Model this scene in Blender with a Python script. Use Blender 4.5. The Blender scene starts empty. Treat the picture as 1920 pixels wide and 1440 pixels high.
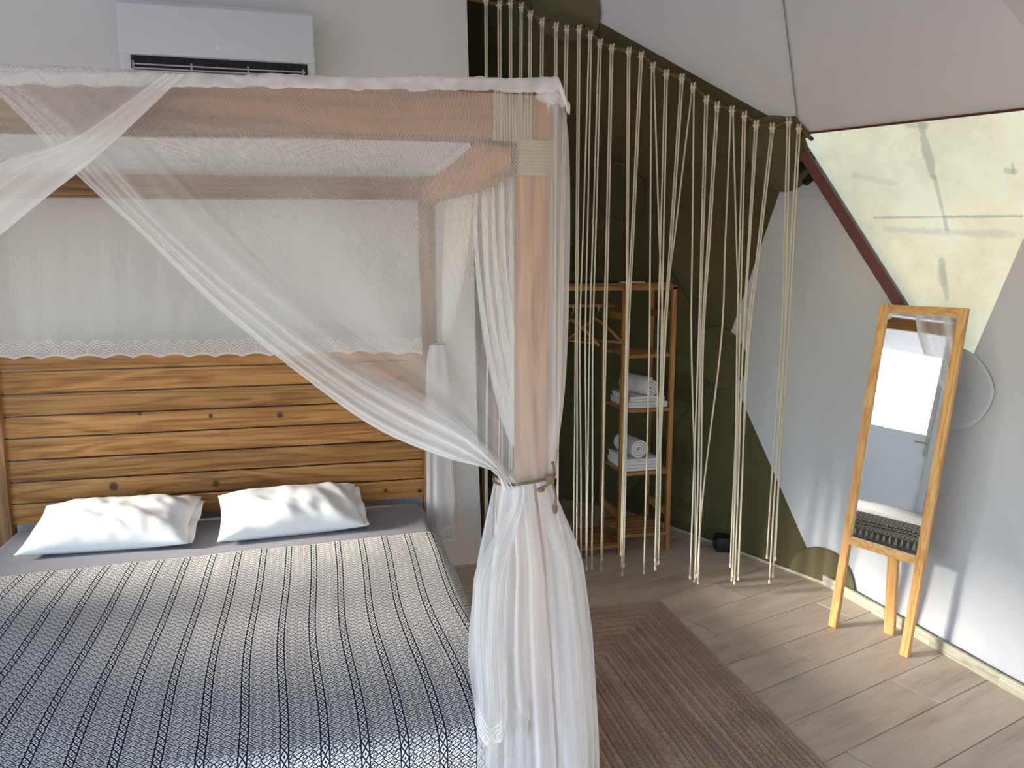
import bpy, bmesh, math, random
import numpy as np
from mathutils import Vector, Matrix, noise

random.seed(7)
sc = bpy.context.scene
COL = sc.collection
R_ = math.radians

# ------------------------------------------------------------------ camera
F, YAW, PITCH, HCAM = 1500.0, R_(13.7), R_(8.8), 1.62          # focal length in pixels of the 1920x1440 frame
_f0 = np.array([math.sin(YAW), math.cos(YAW), 0.0]); _r = np.array([math.cos(YAW), -math.sin(YAW), 0.0]); _z = np.array([0, 0, 1.0])
_f = _f0*math.cos(PITCH) - _z*math.sin(PITCH); _u = _z*math.cos(PITCH) + _f0*math.sin(PITCH)
CAM = np.array([0, 0, HCAM])
cd = bpy.data.cameras.new('camera'); cam = bpy.data.objects.new('camera', cd); COL.objects.link(cam)
cd.sensor_fit = 'HORIZONTAL'; cd.sensor_width = 36.0; cd.lens = F/1920*36.0; cd.clip_start = 0.05
M = Matrix.Identity(4)
for i in range(3):
    M[i][0], M[i][1], M[i][2], M[i][3] = _r[i], _u[i], -_f[i], CAM[i]
cam.matrix_world = M
sc.camera = cam

# ------------------------------------------------------------------ light and exposure
SUN_AZ, SUN_EL = -3.5, 17.0          # direction the sunlight travels, degrees from +X ; elevation
w = bpy.data.worlds.new('sky'); sc.world = w; w.use_nodes = True
nt = w.node_tree; nt.nodes.clear()
wo = nt.nodes.new('ShaderNodeOutputWorld'); bg = nt.nodes.new('ShaderNodeBackground'); sky = nt.nodes.new('ShaderNodeTexSky')
sky.sky_type = 'NISHITA'; sky.sun_disc = False; sky.sun_elevation = R_(SUN_EL); sky.sun_rotation = R_(270 - SUN_AZ)
sky.air_density = 1.2; sky.dust_density = 0.6; sky.ozone_density = 2.5
bg.inputs['Strength'].default_value = 0.80
tint = nt.nodes.new('ShaderNodeMix'); tint.data_type = 'RGBA'; tint.blend_type = 'MULTIPLY'; tint.inputs[0].default_value = 1.0
tint.inputs[7].default_value = (.83, .97, 1.20, 1)
nt.links.new(sky.outputs[0], tint.inputs[6]); nt.links.new(tint.outputs[2], bg.inputs[0]); nt.links.new(bg.outputs[0], wo.inputs[0])
sd = bpy.data.lights.new('sun', 'SUN'); sun = bpy.data.objects.new('sun', sd); COL.objects.link(sun)
sd.energy = 12.0; sd.angle = R_(9.0); sd.color = (1.0, 0.92, 0.80)
_d = Vector((math.cos(R_(SUN_AZ))*math.cos(R_(SUN_EL)), math.sin(R_(SUN_AZ))*math.cos(R_(SUN_EL)), -math.sin(R_(SUN_EL))))
sun.rotation_euler = _d.to_track_quat('-Z', 'Y').to_euler(); sun.location = (-8, 3, 5)
vs = sc.view_settings
vs.view_transform = 'Standard'; vs.look = 'None'; vs.gamma = 1.0; vs.use_curve_mapping = False
vs.exposure = 0.56
try:
    sc.cycles.transparent_max_bounces = 28; sc.cycles.max_bounces = 8; sc.cycles.diffuse_bounces = 4
    sc.cycles.use_denoising = True; sc.cycles.use_adaptive_sampling = True; sc.cycles.adaptive_threshold = .05; sc.cycles.sample_clamp_indirect = 8.0
except Exception: pass

# ------------------------------------------------------------------ pixel rays
def ray(x, y): return _r*((x-960)/F) + _u*((720-y)/F) + _f
def PZ(x, y, z=0.0): d = ray(x, y); return CAM + d*((z-HCAM)/d[2])
def PY(x, y, Y): d = ray(x, y); return CAM + d*(Y/d[1])
def PX(x, y, X): d = ray(x, y); return CAM + d*(X/d[0])
def PP(x, y, p, n): d = ray(x, y); p = np.array(p, float); return CAM + d*(np.dot(p-CAM, n)/np.dot(d, n))

# ------------------------------------------------------------------ helpers
def tag(o, label, cat, group=None):
    o['label'] = label; o['category'] = cat
    if group: o['group'] = group
    return o
def mesh(name, V, Fs, mat=None, smooth=False, uv=None, attr=None):
    me = bpy.data.meshes.new(name); me.from_pydata([tuple(map(float, v)) for v in V], [], Fs); 
    if mat: me.materials.append(mat)
    if smooth: me.polygons.foreach_set('use_smooth', [True]*len(me.polygons))
    if uv is not None:
        l = me.uv_layers.new(name='UVMap')
        for lp in me.loops: l.data[lp.index].uv = uv[lp.vertex_index]
    if attr:
        for k, vals in attr.items():
            a = me.attributes.new(k, 'FLOAT', 'POINT'); a.data.foreach_set('value', [float(q) for q in vals])
    me.update(); return me
def link(name, me, parent=None, loc=None, rot=None):
    o = bpy.data.objects.new(name, me); COL.objects.link(o)
    if loc is not None: o.location = loc
    if rot is not None: o.rotation_euler = rot
    if parent is not None:
        o.parent = parent
        if loc is None: o.matrix_parent_inverse = parent.matrix_basis.inverted()
    return o
def empty(name, loc, rot=(0, 0, 0)):
    o = bpy.data.objects.new(name, None); COL.objects.link(o); o.empty_display_size = .1
    o.location = loc; o.rotation_euler = rot; return o
def struct(o): o['kind'] = 'structure'; return o
class B:
    'collects shapes into one mesh'
    def __init__(s): s.v = []; s.f = []
    def add(s, V, Fs):
        n = len(s.v); s.v += [tuple(map(float, p)) for p in V]; s.f += [tuple(i+n for i in q) for q in Fs]; return s
    def box(s, a, b, M=None, jit=0):
        (x0, y0, z0), (x1, y1, z1) = a, b
        V = [(x0,y0,z0),(x1,y0,z0),(x1,y1,z0),(x0,y1,z0),(x0,y0,z1),(x1,y0,z1),(x1,y1,z1),(x0,y1,z1)]
        if M is not None: V = [M @ Vector(p) for p in V]
        return s.add(V, [(3,2,1,0),(4,5,6,7),(0,1,5,4),(1,2,6,5),(2,3,7,6),(3,0,4,7)])
    def bbox(s, a, b, bev=.004, M=None):
        'bevelled box'
        bm = bmesh.new(); bmesh.ops.create_cube(bm, size=1)
        sx, sy, sz = [b[i]-a[i] for i in range(3)]; c = [(a[i]+b[i])/2 for i in range(3)]
        for v in bm.verts: v.co = Vector((v.co.x*sx, v.co.y*sy, v.co.z*sz))
        bmesh.ops.bevel(bm, geom=list(bm.edges), offset=min(bev, min(sx, sy, sz)*.45), segments=2, profile=.6, affect='EDGES')
        bm.verts.ensure_lookup_table(); bm.verts.index_update()
        V = [v.co + Vector(c) for v in bm.verts]
        if M is not None: V = [M @ p for p in V]
        s.add(V, [tuple(v.index for v in f.verts) for f in bm.faces]); bm.free(); return s
    def beam(s, p, q, wd, ht, bev=.004, up=(0, 0, 1)):
        p, q, up = Vector(p), Vector(q), Vector(up); d = (q-p); L = d.length; d.normalize()
        side = d.cross(up).normalized(); u2 = side.cross(d).normalized()
        Mx = Matrix((( d.x, side.x, u2.x, p.x), (d.y, side.y, u2.y, p.y), (d.z, side.z, u2.z, p.z), (0, 0, 0, 1)))
        return s.bbox((0, -wd/2, -ht/2), (L, wd/2, ht/2), bev, Mx)
    def tube(s, pts, r, n=8, caps=True, closed=False):
        pts = [Vector(p) for p in pts]; N = len(pts); rs = r if hasattr(r, '__len__') else [r]*N
        t0 = (pts[1]-pts[0]).normalized(); ref = Vector((0, 0, 1)) if abs(t0.z) < .9 else Vector((1, 0, 0))
        nrm = t0.cross(ref).normalized(); V = []
        for i, p in enumerate(pts):
            a = pts[i-1] if (i > 0 or closed) else pts[i]; b = pts[(i+1) % N] if (i < N-1 or closed) else pts[i]
            t = (b-a).normalized(); nrm = (nrm - t*nrm.dot(t)).normalized(); bn = t.cross(nrm)
            for k in range(n):
                an = 2*math.pi*k/n; V.append(p + (nrm*math.cos(an) + bn*math.sin(an))*rs[i])
        Fs = []
        for i in range(N if closed else N-1):
            j = (i+1) % N
            for k in range(n): Fs.append((i*n+k, i*n+(k+1) % n, j*n+(k+1) % n, j*n+k))
        if caps and not closed: Fs += [tuple(range(n))[::-1], tuple((N-1)*n+k for k in range(n))]
        return s.add(V, Fs)
    def ell(s, c, rad, nu=10, nv=7):
        V = []; Fs = []
        for j in range(nv+1):
            ph = math.pi*j/nv
            for i in range(nu):
                th = 2*math.pi*i/nu
                V.append((c[0]+rad[0]*math.sin(ph)*math.cos(th), c[1]+rad[1]*math.sin(ph)*math.sin(th), c[2]+rad[2]*math.cos(ph)))
        for j in range(nv):
            for i in range(nu): Fs.append((j*nu+i, (j+1)*nu+i, (j+1)*nu+(i+1) % nu, j*nu+(i+1) % nu))
        return s.add(V, Fs)
    def build(s, name, mat, parent=None, smooth=False, loc=None, rot=None, auto=False):
        me = mesh(name, s.v, s.f, mat, smooth)
        if auto:
            me.polygons.foreach_set('use_smooth', [True]*len(me.polygons))
            try: me.set_sharp_from_angle(angle=R_(35))
            except Exception: pass
        return link(name, me, parent, loc, rot)
def grid(nu, nv, fn):
    V = []; 
    for j in range(nv+1):
        for i in range(nu+1): V.append(fn(i/nu, j/nv))
    Fs = [(j*(nu+1)+i, j*(nu+1)+i+1, (j+1)*(nu+1)+i+1, (j+1)*(nu+1)+i) for j in range(nv) for i in range(nu)]
    return V, Fs
def poly(pts):
    'polyline sampler by normalised arc length, smoothed (Catmull-Rom)'
    P = [np.array(p, float) for p in pts]; Q = []
    E_ = [2*P[0]-P[1]] + P + [2*P[-1]-P[-2]]
    for i in range(1, len(E_)-2):
        for k in range(12):
            t = k/12; a, b, c, d = E_[i-1:i+3]
            Q.append(.5*((2*b) + (c-a)*t + (2*a-5*b+4*c-d)*t*t + (3*b-a-3*c+d)*t**3))
    Q.append(P[-1]); Q = np.array(Q); L = np.r_[0, np.cumsum(np.linalg.norm(np.diff(Q, axis=0), axis=1))]; L /= L[-1]
    return lambda t: np.array([np.interp(t, L, Q[:, k]) for k in range(Q.shape[1])])
def sstep(a, b, x):
    t = max(0, min(1, (x-a)/(b-a))); return t*t*(3-2*t)
def n3(x, y, z=0): return noise.noise(Vector((x, y, z)))

# ------------------------------------------------------------------ materials
class NT:
    def __init__(s, name):
        s.m = bpy.data.materials.new(name); s.m.use_nodes = True; s.t = s.m.node_tree; s.t.nodes.clear()
        s.out = s.t.nodes.new('ShaderNodeOutputMaterial')
    def n(s, typ, ins=None, **props):
        nd = s.t.nodes.new('ShaderNode'+typ)
        for k, v in props.items(): setattr(nd, k, v)
        for k, v in (ins or {}).items():
            if isinstance(v, bpy.types.NodeSocket): s.t.links.new(v, nd.inputs[k])
            else: nd.inputs[k].default_value = v
        return nd
    def math(s, op, a, b=None, c=None):
        nd = s.n('Math', operation=op)
        for i, v in enumerate((a, b, c)):
            if v is None: continue
            if isinstance(v, bpy.types.NodeSocket): s.t.links.new(v, nd.inputs[i])
            else: nd.inputs[i].default_value = v
        return nd.outputs[0]
    def ramp(s, fac, stops):
        nd = s.n('ValToRGB', {'Fac': fac}); e = nd.color_ramp.elements
        while len(e) < len(stops): e.new(.5)
        for k, (p, c) in enumerate(stops):
            e[k].position = p; e[k].color = (*c, 1) if len(c) == 3 else c
        return nd.outputs['Color']
    def mix(s, fac, a, b, mode='MIX'):
        nd = s.n('Mix', data_type='RGBA', blend_type=mode)
        for k, v in ((0, fac), (6, a), (7, b)):
            if isinstance(v, bpy.types.NodeSocket): s.t.links.new(v, nd.inputs[k])
            else: nd.inputs[k].default_value = v if k == 0 else ((*v, 1) if len(v) == 3 else v)
        return nd.outputs[2]
    def end(s, sh): s.t.links.new(sh, s.out.inputs['Surface']); return s.m
    def pbr(s, col, rough=.6, bump=None, bstr=.2, bdist=.01, metal=0, spec=.4, sheen=0):
        p = s.n('BsdfPrincipled', {'Roughness': rough, 'Metallic': metal})
        p.inputs['Specular IOR Level'].default_value = spec
        if sheen: p.inputs['Sheen Weight'].default_value = sheen
        if isinstance(col, bpy.types.NodeSocket): s.t.links.new(col, p.inputs['Base Color'])
        else: p.inputs['Base Color'].default_value = (*col, 1)
        if bump is not None:
            b = s.n('Bump', {'Strength': bstr, 'Distance': bdist, 'Height': bump}); s.t.links.new(b.outputs[0], p.inputs['Normal'])
        return s.end(p.outputs[0])
def plain(name, col, rough=.6, metal=0, spec=.4): return NT(name).pbr(col, rough, metal=metal, spec=spec)
def fabric(name, col, scale=300, bstr=.15, var=.06, rough=.9, sheen=0):
    t = NT(name); tc = t.n('TexCoord').outputs['Object']
    n1 = t.n('TexNoise', {'Vector': tc, 'Scale': 2.5, 'Detail': 4.0}).outputs['Fac']
    n2 = t.n('TexNoise', {'Vector': tc, 'Scale': float(scale), 'Detail': 2.0}).outputs['Fac']
    lo = tuple(c*(1-var) for c in col); hi = tuple(min(1, c*(1+var)) for c in col)
    c = t.ramp(n1, [(.3, lo), (.7, hi)])
    return t.pbr(c, rough, n2, bstr, .003, spec=.15, sheen=sheen)
def wood(name, dark, mid, light, axis=0, scale=1.0, rough=.5, knots=(), stain=.35, vary=.12, coord='Object'):
    t = NT(name); tc = t.n('TexCoord').outputs[coord]
    rnd = t.n('ObjectInfo').outputs['Random']
    off = t.n('CombineXYZ', {'X': t.math('MULTIPLY', rnd, 37.0), 'Y': t.math('MULTIPLY', rnd, 53.0), 'Z': t.math('MULTIPLY', rnd, 71.0)}).outputs[0]
    p = t.n('VectorMath', {0: tc, 1: off}, operation='ADD').outputs[0]
    s = [11*scale]*3; s[axis] = .75*scale
    mp = t.n('Mapping', {'Vector': p, 'Scale': tuple(s)}).outputs[0]
    big = t.n('TexNoise', {'Vector': mp, 'Scale': 1.0, 'Detail': 3.0, 'Distortion': .6}).outputs['Fac']
    rings = t.math('SINE', t.math('MULTIPLY', big, 46.0))
    s2 = [120*scale]*3; s2[axis] = 3*scale
    fine = t.n('TexNoise', {'Vector': t.n('Mapping', {'Vector': p, 'Scale': tuple(s2)}).outputs[0], 'Scale': 1.0, 'Detail': 4.0}).outputs['Fac']
    g = t.math('ADD', t.math('MULTIPLY', rings, .18), t.math('MULTIPLY', fine, .9))
    c = t.ramp(g, [(.15, dark), (.42, mid), (.75, light)])
    s3 = [6*scale]*3; s3[axis] = .8*scale
    st = t.n('TexNoise', {'Vector': t.n('Mapping', {'Vector': p, 'Scale': tuple(s3), 'Location': (3.1, 1.7, 4.4)}).outputs[0], 'Scale': 1.0, 'Detail': 5.0}).outputs['Fac']
    sm = t.n('MapRange', {'Value': st, 'From Min': .58, 'From Max': .75}).outputs[0]
    c = t.mix(t.math('MULTIPLY', sm, stain), c, tuple(q*.35 for q in dark))
    v = t.math('ADD', 1-vary, t.math('MULTIPLY', rnd, 2*vary))
    c = t.mix(1.0, c, t.n('CombineColor', {0: v, 1: v, 2: v}).outputs[0], 'MULTIPLY')
    for kx, ky, kz, kr in knots:
        d = t.n('VectorMath', {0: tc, 1: (kx, ky, kz)}, operation='DISTANCE').outputs['Value']
        f = t.n('MapRange', {'Value': t.math('ADD', d, t.math('MULTIPLY', t.math('SUBTRACT', fine, .5), kr*.6)), 'From Min': kr*.55, 'From Max': kr*1.15, 'To Min': .92, 'To Max': 0.0}).outputs[0]
        c = t.mix(f, c, tuple(q*.25 for q in dark))
    return t.pbr(c, rough, fine, .12, .002, spec=.35)

PINE = (.24, .092, .020), (.40, .175, .043), (.51, .255, .078)
HB_Y = 3.90
kn = [PY(*p, HB_Y) for p in ((395, 780), (525, 778), (213, 912), (405, 907), (723, 920), (787, 920), (262, 776))]
m_head = wood('headboard pine', *PINE, axis=0, knots=[(*k, r) for k, r in zip(kn, (.012, .017, .022, .018, .012, .012, .01))], stain=.55)
m_frame = wood('bed frame wood', (.15, .065, .028), (.28, .13, .052), (.38, .19, .085), axis=0, stain=.85)
m_framez = wood('bed post wood', (.20, .092, .036), (.34, .165, .065), (.45, .24, .10), axis=2, stain=.35)
m_framey = wood('bed side beam wood', (.26, .12, .045), (.40, .20, .08), (.50, .27, .115), axis=1, stain=.2)
m_rackx = wood('rack wood', (.22, .09, .024), (.33, .15, .043), (.42, .21, .065), axis=0, stain=.1)
m_rackz = wood('rack post wood', (.20, .085, .022), (.31, .14, .040), (.40, .20, .06), axis=2, stain=.1)
m_mirw = wood('mirror frame wood', (.52, .25, .08), (.66, .36, .125), (.74, .45, .19), axis=2, scale=1.2, stain=.05, vary=.05)
m_floor = None
def floor_mat():
    t = NT('laminate oak'); tc = t.n('TexCoord').outputs['Object']; rnd = t.n('ObjectInfo').outputs['Random']
    off = t.n('CombineXYZ', {'X': t.math('MULTIPLY', rnd, 31.0), 'Y': t.math('MULTIPLY', rnd, 17.0), 'Z': t.math('MULTIPLY', rnd, 9.0)}).outputs[0]
    p = t.n('VectorMath', {0: tc, 1: off}, operation='ADD').outputs[0]
    a = t.n('TexNoise', {'Vector': t.n('Mapping', {'Vector': p, 'Scale': (2.2, 12, 4)}).outputs[0], 'Scale': 1.0, 'Detail': 5.0, 'Distortion': .5}).outputs['Fac']
    f = t.n('TexNoise', {'Vector': t.n('Mapping', {'Vector': p, 'Scale': (6, 110, 10)}).outputs[0], 'Scale': 1.0, 'Detail': 4.0}).outputs['Fac']
    g = t.math('ADD', t.math('MULTIPLY', a, .65), t.math('MULTIPLY', f, .35))
    c = t.ramp(g, [(.30, (.37, .295, .225)), (.47, (.53, .435, .345)), (.68, (.63, .53, .43))])
    vn = t.n('TexNoise', {'Vector': t.n('Mapping', {'Vector': p, 'Scale': (.5, 10, 3), 'Location': (5, 2, 1)}).outputs[0], 'Scale': 1.0, 'Detail': 2.0, 'Distortion': .3}).outputs['Fac']
    line = t.n('MapRange', {'Value': t.math('ABSOLUTE', t.math('SUBTRACT', vn, .66)), 'From Min': .003, 'From Max': .009, 'To Min': .5, 'To Max': 0.0}).outputs[0]
    c = t.mix(line, c, (.58, .52, .42))
    v = t.math('ADD', .93, t.math('MULTIPLY', rnd, .14))
    c = t.mix(1.0, c, t.n('CombineColor', {0: v, 1: v, 2: v}).outputs[0], 'MULTIPLY')
    return t.pbr(c, .42, f, .08, .002, spec=.4)
m_floor = floor_mat()
m_joint = plain('floor joint', (.05, .04, .03), .9)
m_liner = fabric('white dome liner', (.58, .585, .615), 120, .05, .02)
m_olive = fabric('olive dome liner', (.108, .092, .045), 120, .06, .10)
m_olive2 = fabric('olive hub cover cloth', (.145, .126, .066), 120, .06, .06)
m_liner2 = fabric('white hub cover cloth', (.56, .565, .595), 120, .05, .02)
m_wall = fabric('partition plaster', (.80, .765, .715), 60, .05, .03)
m_seam = plain('seam', (.22, .22, .23), .9)
m_seamo = plain('olive seam', (.07, .065, .03), .9)
m_red = plain('red oxide steel', (.10, .022, .014), .55)
m_blk = plain('black plastic', (.010, .010, .012), .5)
m_ac = plain('white plastic', (.76, .76, .77), .35)
m_ac2 = plain('grey plastic', (.42, .42, .44), .4)
m_white = plain('white lettering', (.95, .95, .95), .4)
m_chrome = plain('steel wire', (.65, .65, .65), .25, metal=1)
m_sheet = fabric('grey fitted sheet', (.29, .29, .32), 500, .1, .03)
m_navy = fabric('navy bed base cloth', (.018, .022, .04), 400, .1, .05)
m_pillow = fabric('white cotton', (.84, .83, .82), 500, .08, .015)
m_towel = fabric('white terry', (.70, .69, .69), 700, .6, .04)
m_rope = fabric('cotton cord', (.66, .60, .47), 900, .5, .06)
m_jute = fabric('jute string', (.20, .14, .08), 900, .6, .12)
m_jute2 = fabric('lashing rope', (.42, .36, .26), 900, .5, .10)
m_branch = fabric('brown carrier cord', (.16, .10, .045), 900, .5, .12)
def glass_mirror():
    t = NT('mirror glass'); g = t.n('BsdfGlossy', {'Color': (.90, .92, .92, 1), 'Roughness': .004}); return t.end(g.outputs[0])
m_mirror = glass_mirror()
def clear_pvc():
    t = NT('clear pvc'); a = t.n('BsdfTransparent', {'Color': (.96, .97, .97, 1)}); g = t.n('BsdfGlossy', {'Roughness': .05})
    m = t.n('MixShader', {0: .04, 1: a.outputs[0], 2: g.outputs[0]}); return t.end(m.outputs[0])
m_clear = clear_pvc()
def frosted():
    t = NT('frosted door panel'); d = t.n('BsdfDiffuse', {'Color': (.8, .82, .85, 1)}); tr = t.n('BsdfTranslucent', {'Color': (.85, .88, .92, 1)})
    m = t.n('MixShader', {0: .10, 1: d.outputs[0], 2: tr.outputs[0]}); return t.end(m.outputs[0])
m_frost = frosted()
def cream_pvc():
    t = NT('weathered cream pvc'); tc = t.n('TexCoord').outputs['Object']
    n1 = t.n('TexNoise', {'Vector': tc, 'Scale': 3.0, 'Detail': 6.0, 'Roughness': .65}).outputs['Fac']
    c = t.ramp(n1, [(.3, (.76, .56, .31)), (.55, (.90, .70, .40)), (.75, (.95, .78, .49))])
    n2 = t.n('TexNoise', {'Vector': tc, 'Scale': 14.0, 'Detail': 5.0, 'Roughness': .7}).outputs['Fac']
    def near(p, q, wd, col, amt, cc):
        p, q = np.array(p), np.array(q); d = (q-p)/np.linalg.norm(q-p); L = np.linalg.norm(q-p)
        rel = t.n('VectorMath', {0: tc, 1: tuple(p)}, operation='SUBTRACT').outputs[0]
        al = t.n('VectorMath', {0: rel, 1: tuple(d)}, operation='DOT_PRODUCT').outputs['Value']
        cl = t.n('Clamp', {'Value': al, 'Min': 0.0, 'Max': float(L)}).outputs[0]
        sc_ = t.n('VectorMath', {0: tuple(d), 'Scale': cl}, operation='SCALE').outputs[0]
        ds = t.n('VectorMath', {0: rel, 1: sc_}, operation='DISTANCE').outputs['Value']
        ds = t.math('ADD', ds, t.math('MULTIPLY', t.math('SUBTRACT', n2, .5), wd*3.0))
        f = t.n('MapRange', {'Value': ds, 'From Min': wd*.6, 'From Max': wd*1.3, 'To Min': amt, 'To Max': 0.0}).outputs[0]
        return t.mix(f, cc, col)
    for a_, b_, wd, amt in CREAM_MARKS: c = near(a_, b_, wd, (.36, .30, .19), amt, c)
    d = t.n('BsdfDiffuse', {'Color': c}); tr = t.n('BsdfTranslucent', {'Color': c})
    m = t.n('MixShader', {0: .30, 1: d.outputs[0], 2: tr.outputs[0]}); return t.end(m.outputs[0])
def net_mat(name, rib=True, lace=0):
    'sheer tulle: dens attribute = share of the surface covered by thread (gathered cloth is denser)'
    t = NT(name); uv = t.n('TexCoord').outputs['UV']; sp = t.n('SeparateXYZ', {0: uv})
    dn = t.n('Attribute', attribute_name='dens').outputs['Fac']
    fac = dn
    if rib:
        s = t.math('SINE', t.math('MULTIPLY', sp.outputs[0], 2*math.pi/.0075))
        fac = t.math('ADD', fac, t.math('MULTIPLY', s, .06))
    if lace:
        # uv: x along the hem in metres, y height above the scalloped edge in metres
        u = t.math('SUBTRACT', t.math('FRACT', t.math('DIVIDE', sp.outputs[0], lace)), .5)
        uu = t.math('MULTIPLY', u, lace); h = sp.outputs[1]
        dd = t.math('SQRT', t.math('ADD', t.math('MULTIPLY', uu, uu), t.math('POWER', t.math('ADD', h, -.004), 2.0)))
        ang = t.math('ARCTAN2', h, uu)
        rings = t.math('SINE', t.math('ADD', t.math('MULTIPLY', dd, 560.0), t.math('MULTIPLY', t.math('SINE', t.math('MULTIPLY', ang, 9.0)), 1.5)))
        rm = t.n('MapRange', {'Value': rings, 'From Min': .0, 'From Max': .5}).outputs[0]
        inn = t.n('MapRange', {'Value': dd, 'From Min': lace*.60, 'From Max': lace*.68, 'To Min': 1.0, 'To Max': 0.0}).outputs[0]
        zz = t.math('SINE', t.math('MULTIPLY', t.math('ADD', sp.outputs[0], h), 2*math.pi/.013)); zy = t.math('SINE', t.math('MULTIPLY', t.math('SUBTRACT', sp.outputs[0], h), 2*math.pi/.017))
        outp = t.n('MapRange', {'Value': t.math('MULTIPLY', zz, zy), 'From Min': .35, 'From Max': .6, 'To Max': .55}).outputs[0]
        oh = t.n('MapRange', {'Value': h, 'From Min': .05, 'From Max': .10, 'To Min': 1.0, 'To Max': 0.0}).outputs[0]
        L = t.math('MAXIMUM', t.math('MULTIPLY', rm, inn), t.math('MULTIPLY', outp, oh))
        edge = t.n('MapRange', {'Value': h, 'From Min': .009, 'From Max': .012, 'To Min': 1.0, 'To Max': 0.0}).outputs[0]
        L = t.math('MAXIMUM', L, edge)
        fac = t.math('ADD', fac, t.math('MULTIPLY', L, .55))
    fac = t.n('Clamp', {'Value': fac, 'Min': .0, 'Max': .97}).outputs[0]
    a = t.n('BsdfTransparent', {'Color': (1, 1, 1, 1)})
    d = t.n('BsdfDiffuse', {'Color': (.90, .89, .90, 1)}); tr = t.n('BsdfTranslucent', {'Color': (.90, .89, .90, 1)})
    th = t.n('MixShader', {0: .45, 1: d.outputs[0], 2: tr.outputs[0]})
    m = t.n('MixShader', {0: fac, 1: a.outputs[0], 2: th.outputs[0]}); return t.end(m.outputs[0])
m_net = net_mat('sheer tulle')
m_lace = net_mat('tulle with lace hem', lace=.118)
def blanket_mat():
    t = NT('woven blanket'); uv = t.n('TexCoord').outputs['UV']; sp = t.n('SeparateXYZ', {0: uv}); u, v = sp.outputs[0], sp.outputs[1]
    nz = t.n('TexNoise', {'Vector': uv, 'Scale': 260.0, 'Detail': 2.0}).outputs['Fac']
    su = t.math('FRACT', t.math('DIVIDE', u, .098))            # position inside one stripe
    def tri(x, p): return t.math('MULTIPLY', t.math('ABSOLUTE', t.math('SUBTRACT', t.math('FRACT', t.math('DIVIDE', x, p)), .5)), 2.0)
    def ss(x, a, b): return t.n('MapRange', {'Value': x, 'From Min': a, 'From Max': b}).outputs[0]
    d = t.math('ADD', tri(u, .0245), tri(v, .026))
    # nested diamonds: pale ring, dark gap, pale lattice
    ring1 = t.math('MULTIPLY', ss(d, .17, .25), ss(d, .76, .66)); lat = ss(d, .95, 1.05); ctr = ss(d, 1.88, 1.78)
    pat = t.math('MULTIPLY', t.math('MAXIMUM', ring1, lat), ctr)
    dash = ss(t.math('SINE', t.math('ADD', t.math('MULTIPLY', v, 2*math.pi/.0087), t.math('MULTIPLY', u, 2*math.pi/.0245))), -.9, -.5)
    pat = t.math('MULTIPLY', pat, dash)
    band = t.math('MULTIPLY', t.math('GREATER_THAN', su, .06), t.math('LESS_THAN', su, .27))
    fb = t.math('MULTIPLY', t.math('ABSOLUTE', t.math('SUBTRACT', t.math('DIVIDE', t.math('SUBTRACT', su, .06), .21), .5)), 2.0)
    db = t.math('ADD', fb, tri(v, .030))
    zig = t.math('MAXIMUM', t.math('MULTIPLY', ss(db, .25, .35), ss(db, .80, .70)), ss(db, 1.12, 1.22))
    pat = t.n('Mix', {0: band, 2: pat, 3: t.math('MULTIPLY', zig, .78)}, data_type='FLOAT').outputs[0]
    def ln(c0, wd): return t.n('MapRange', {'Value': t.math('ABSOLUTE', t.math('SUBTRACT', su, c0)), 'From Min': wd*.5, 'From Max': wd, 'To Min': 0.0, 'To Max': 1.0}).outputs[0]
    pat = t.math('MULTIPLY', pat, t.math('MULTIPLY', ln(.06, .026), ln(.27, .026)))
    pat = t.math('ADD', pat, t.math('MULTIPLY', t.math('SUBTRACT', nz, .5), .35))
    c = t.ramp(pat, [(.12, (.014, .017, .034)), (.75, (.80, .78, .74))])
    hem = t.n('MapRange', {'Value': v, 'From Min': .006, 'From Max': .009}).outputs[0]
    c = t.mix(hem, (.72, .70, .66), c)
    dk = t.math('MULTIPLY', t.math('LESS_THAN', v, .003), t.math('GREATER_THAN', t.n('TexNoise', {'Vector': uv, 'Scale': 220.0}).outputs['Fac'], .42))
    c = t.mix(dk, c, (.02, .02, .025))
    return t.pbr(c, .95, pat, .35, .002, spec=.1)
m_blanket = blanket_mat()
def rug_mat():
    t = NT('braided jute'); tc = t.n('TexCoord').outputs['Object']; rnd = t.n('ObjectInfo').outputs['Random']
    n1 = t.n('TexNoise', {'Vector': tc, 'Scale': 160.0, 'Detail': 3.0, 'Roughness': .7}).outputs['Fac']
    n2 = t.n('TexNoise', {'Vector': tc, 'Scale': 5.0, 'Detail': 3.0}).outputs['Fac']
    g = t.math('ADD', t.math('MULTIPLY', n1, .75), t.math('MULTIPLY', n2, .25))
    c = t.ramp(g, [(.34, (.25, .17, .13)), (.5, (.42, .305, .24)), (.68, (.58, .45, .36))])
    v = t.math('ADD', .84, t.math('MULTIPLY', rnd, .30)); c = t.mix(1.0, c, t.n('CombineColor', {0: v, 1: t.math('MULTIPLY', v, .98), 2: t.math('MULTIPLY', v, .96)}).outputs[0], 'MULTIPLY')
    return t.pbr(c, .95, n1, .7, .006, spec=.1)
m_rug = rug_mat(); m_bind = fabric('rug binding', (.48, .38, .27), 500, .3, .08)
m_base = wood('baseboard wood', (.36, .33, .25), (.48, .45, .35), (.60, .57, .46), axis=1, scale=1.4, stain=.15)
m_ground = plain('terrace', (.38, .38, .38), .9)

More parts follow.
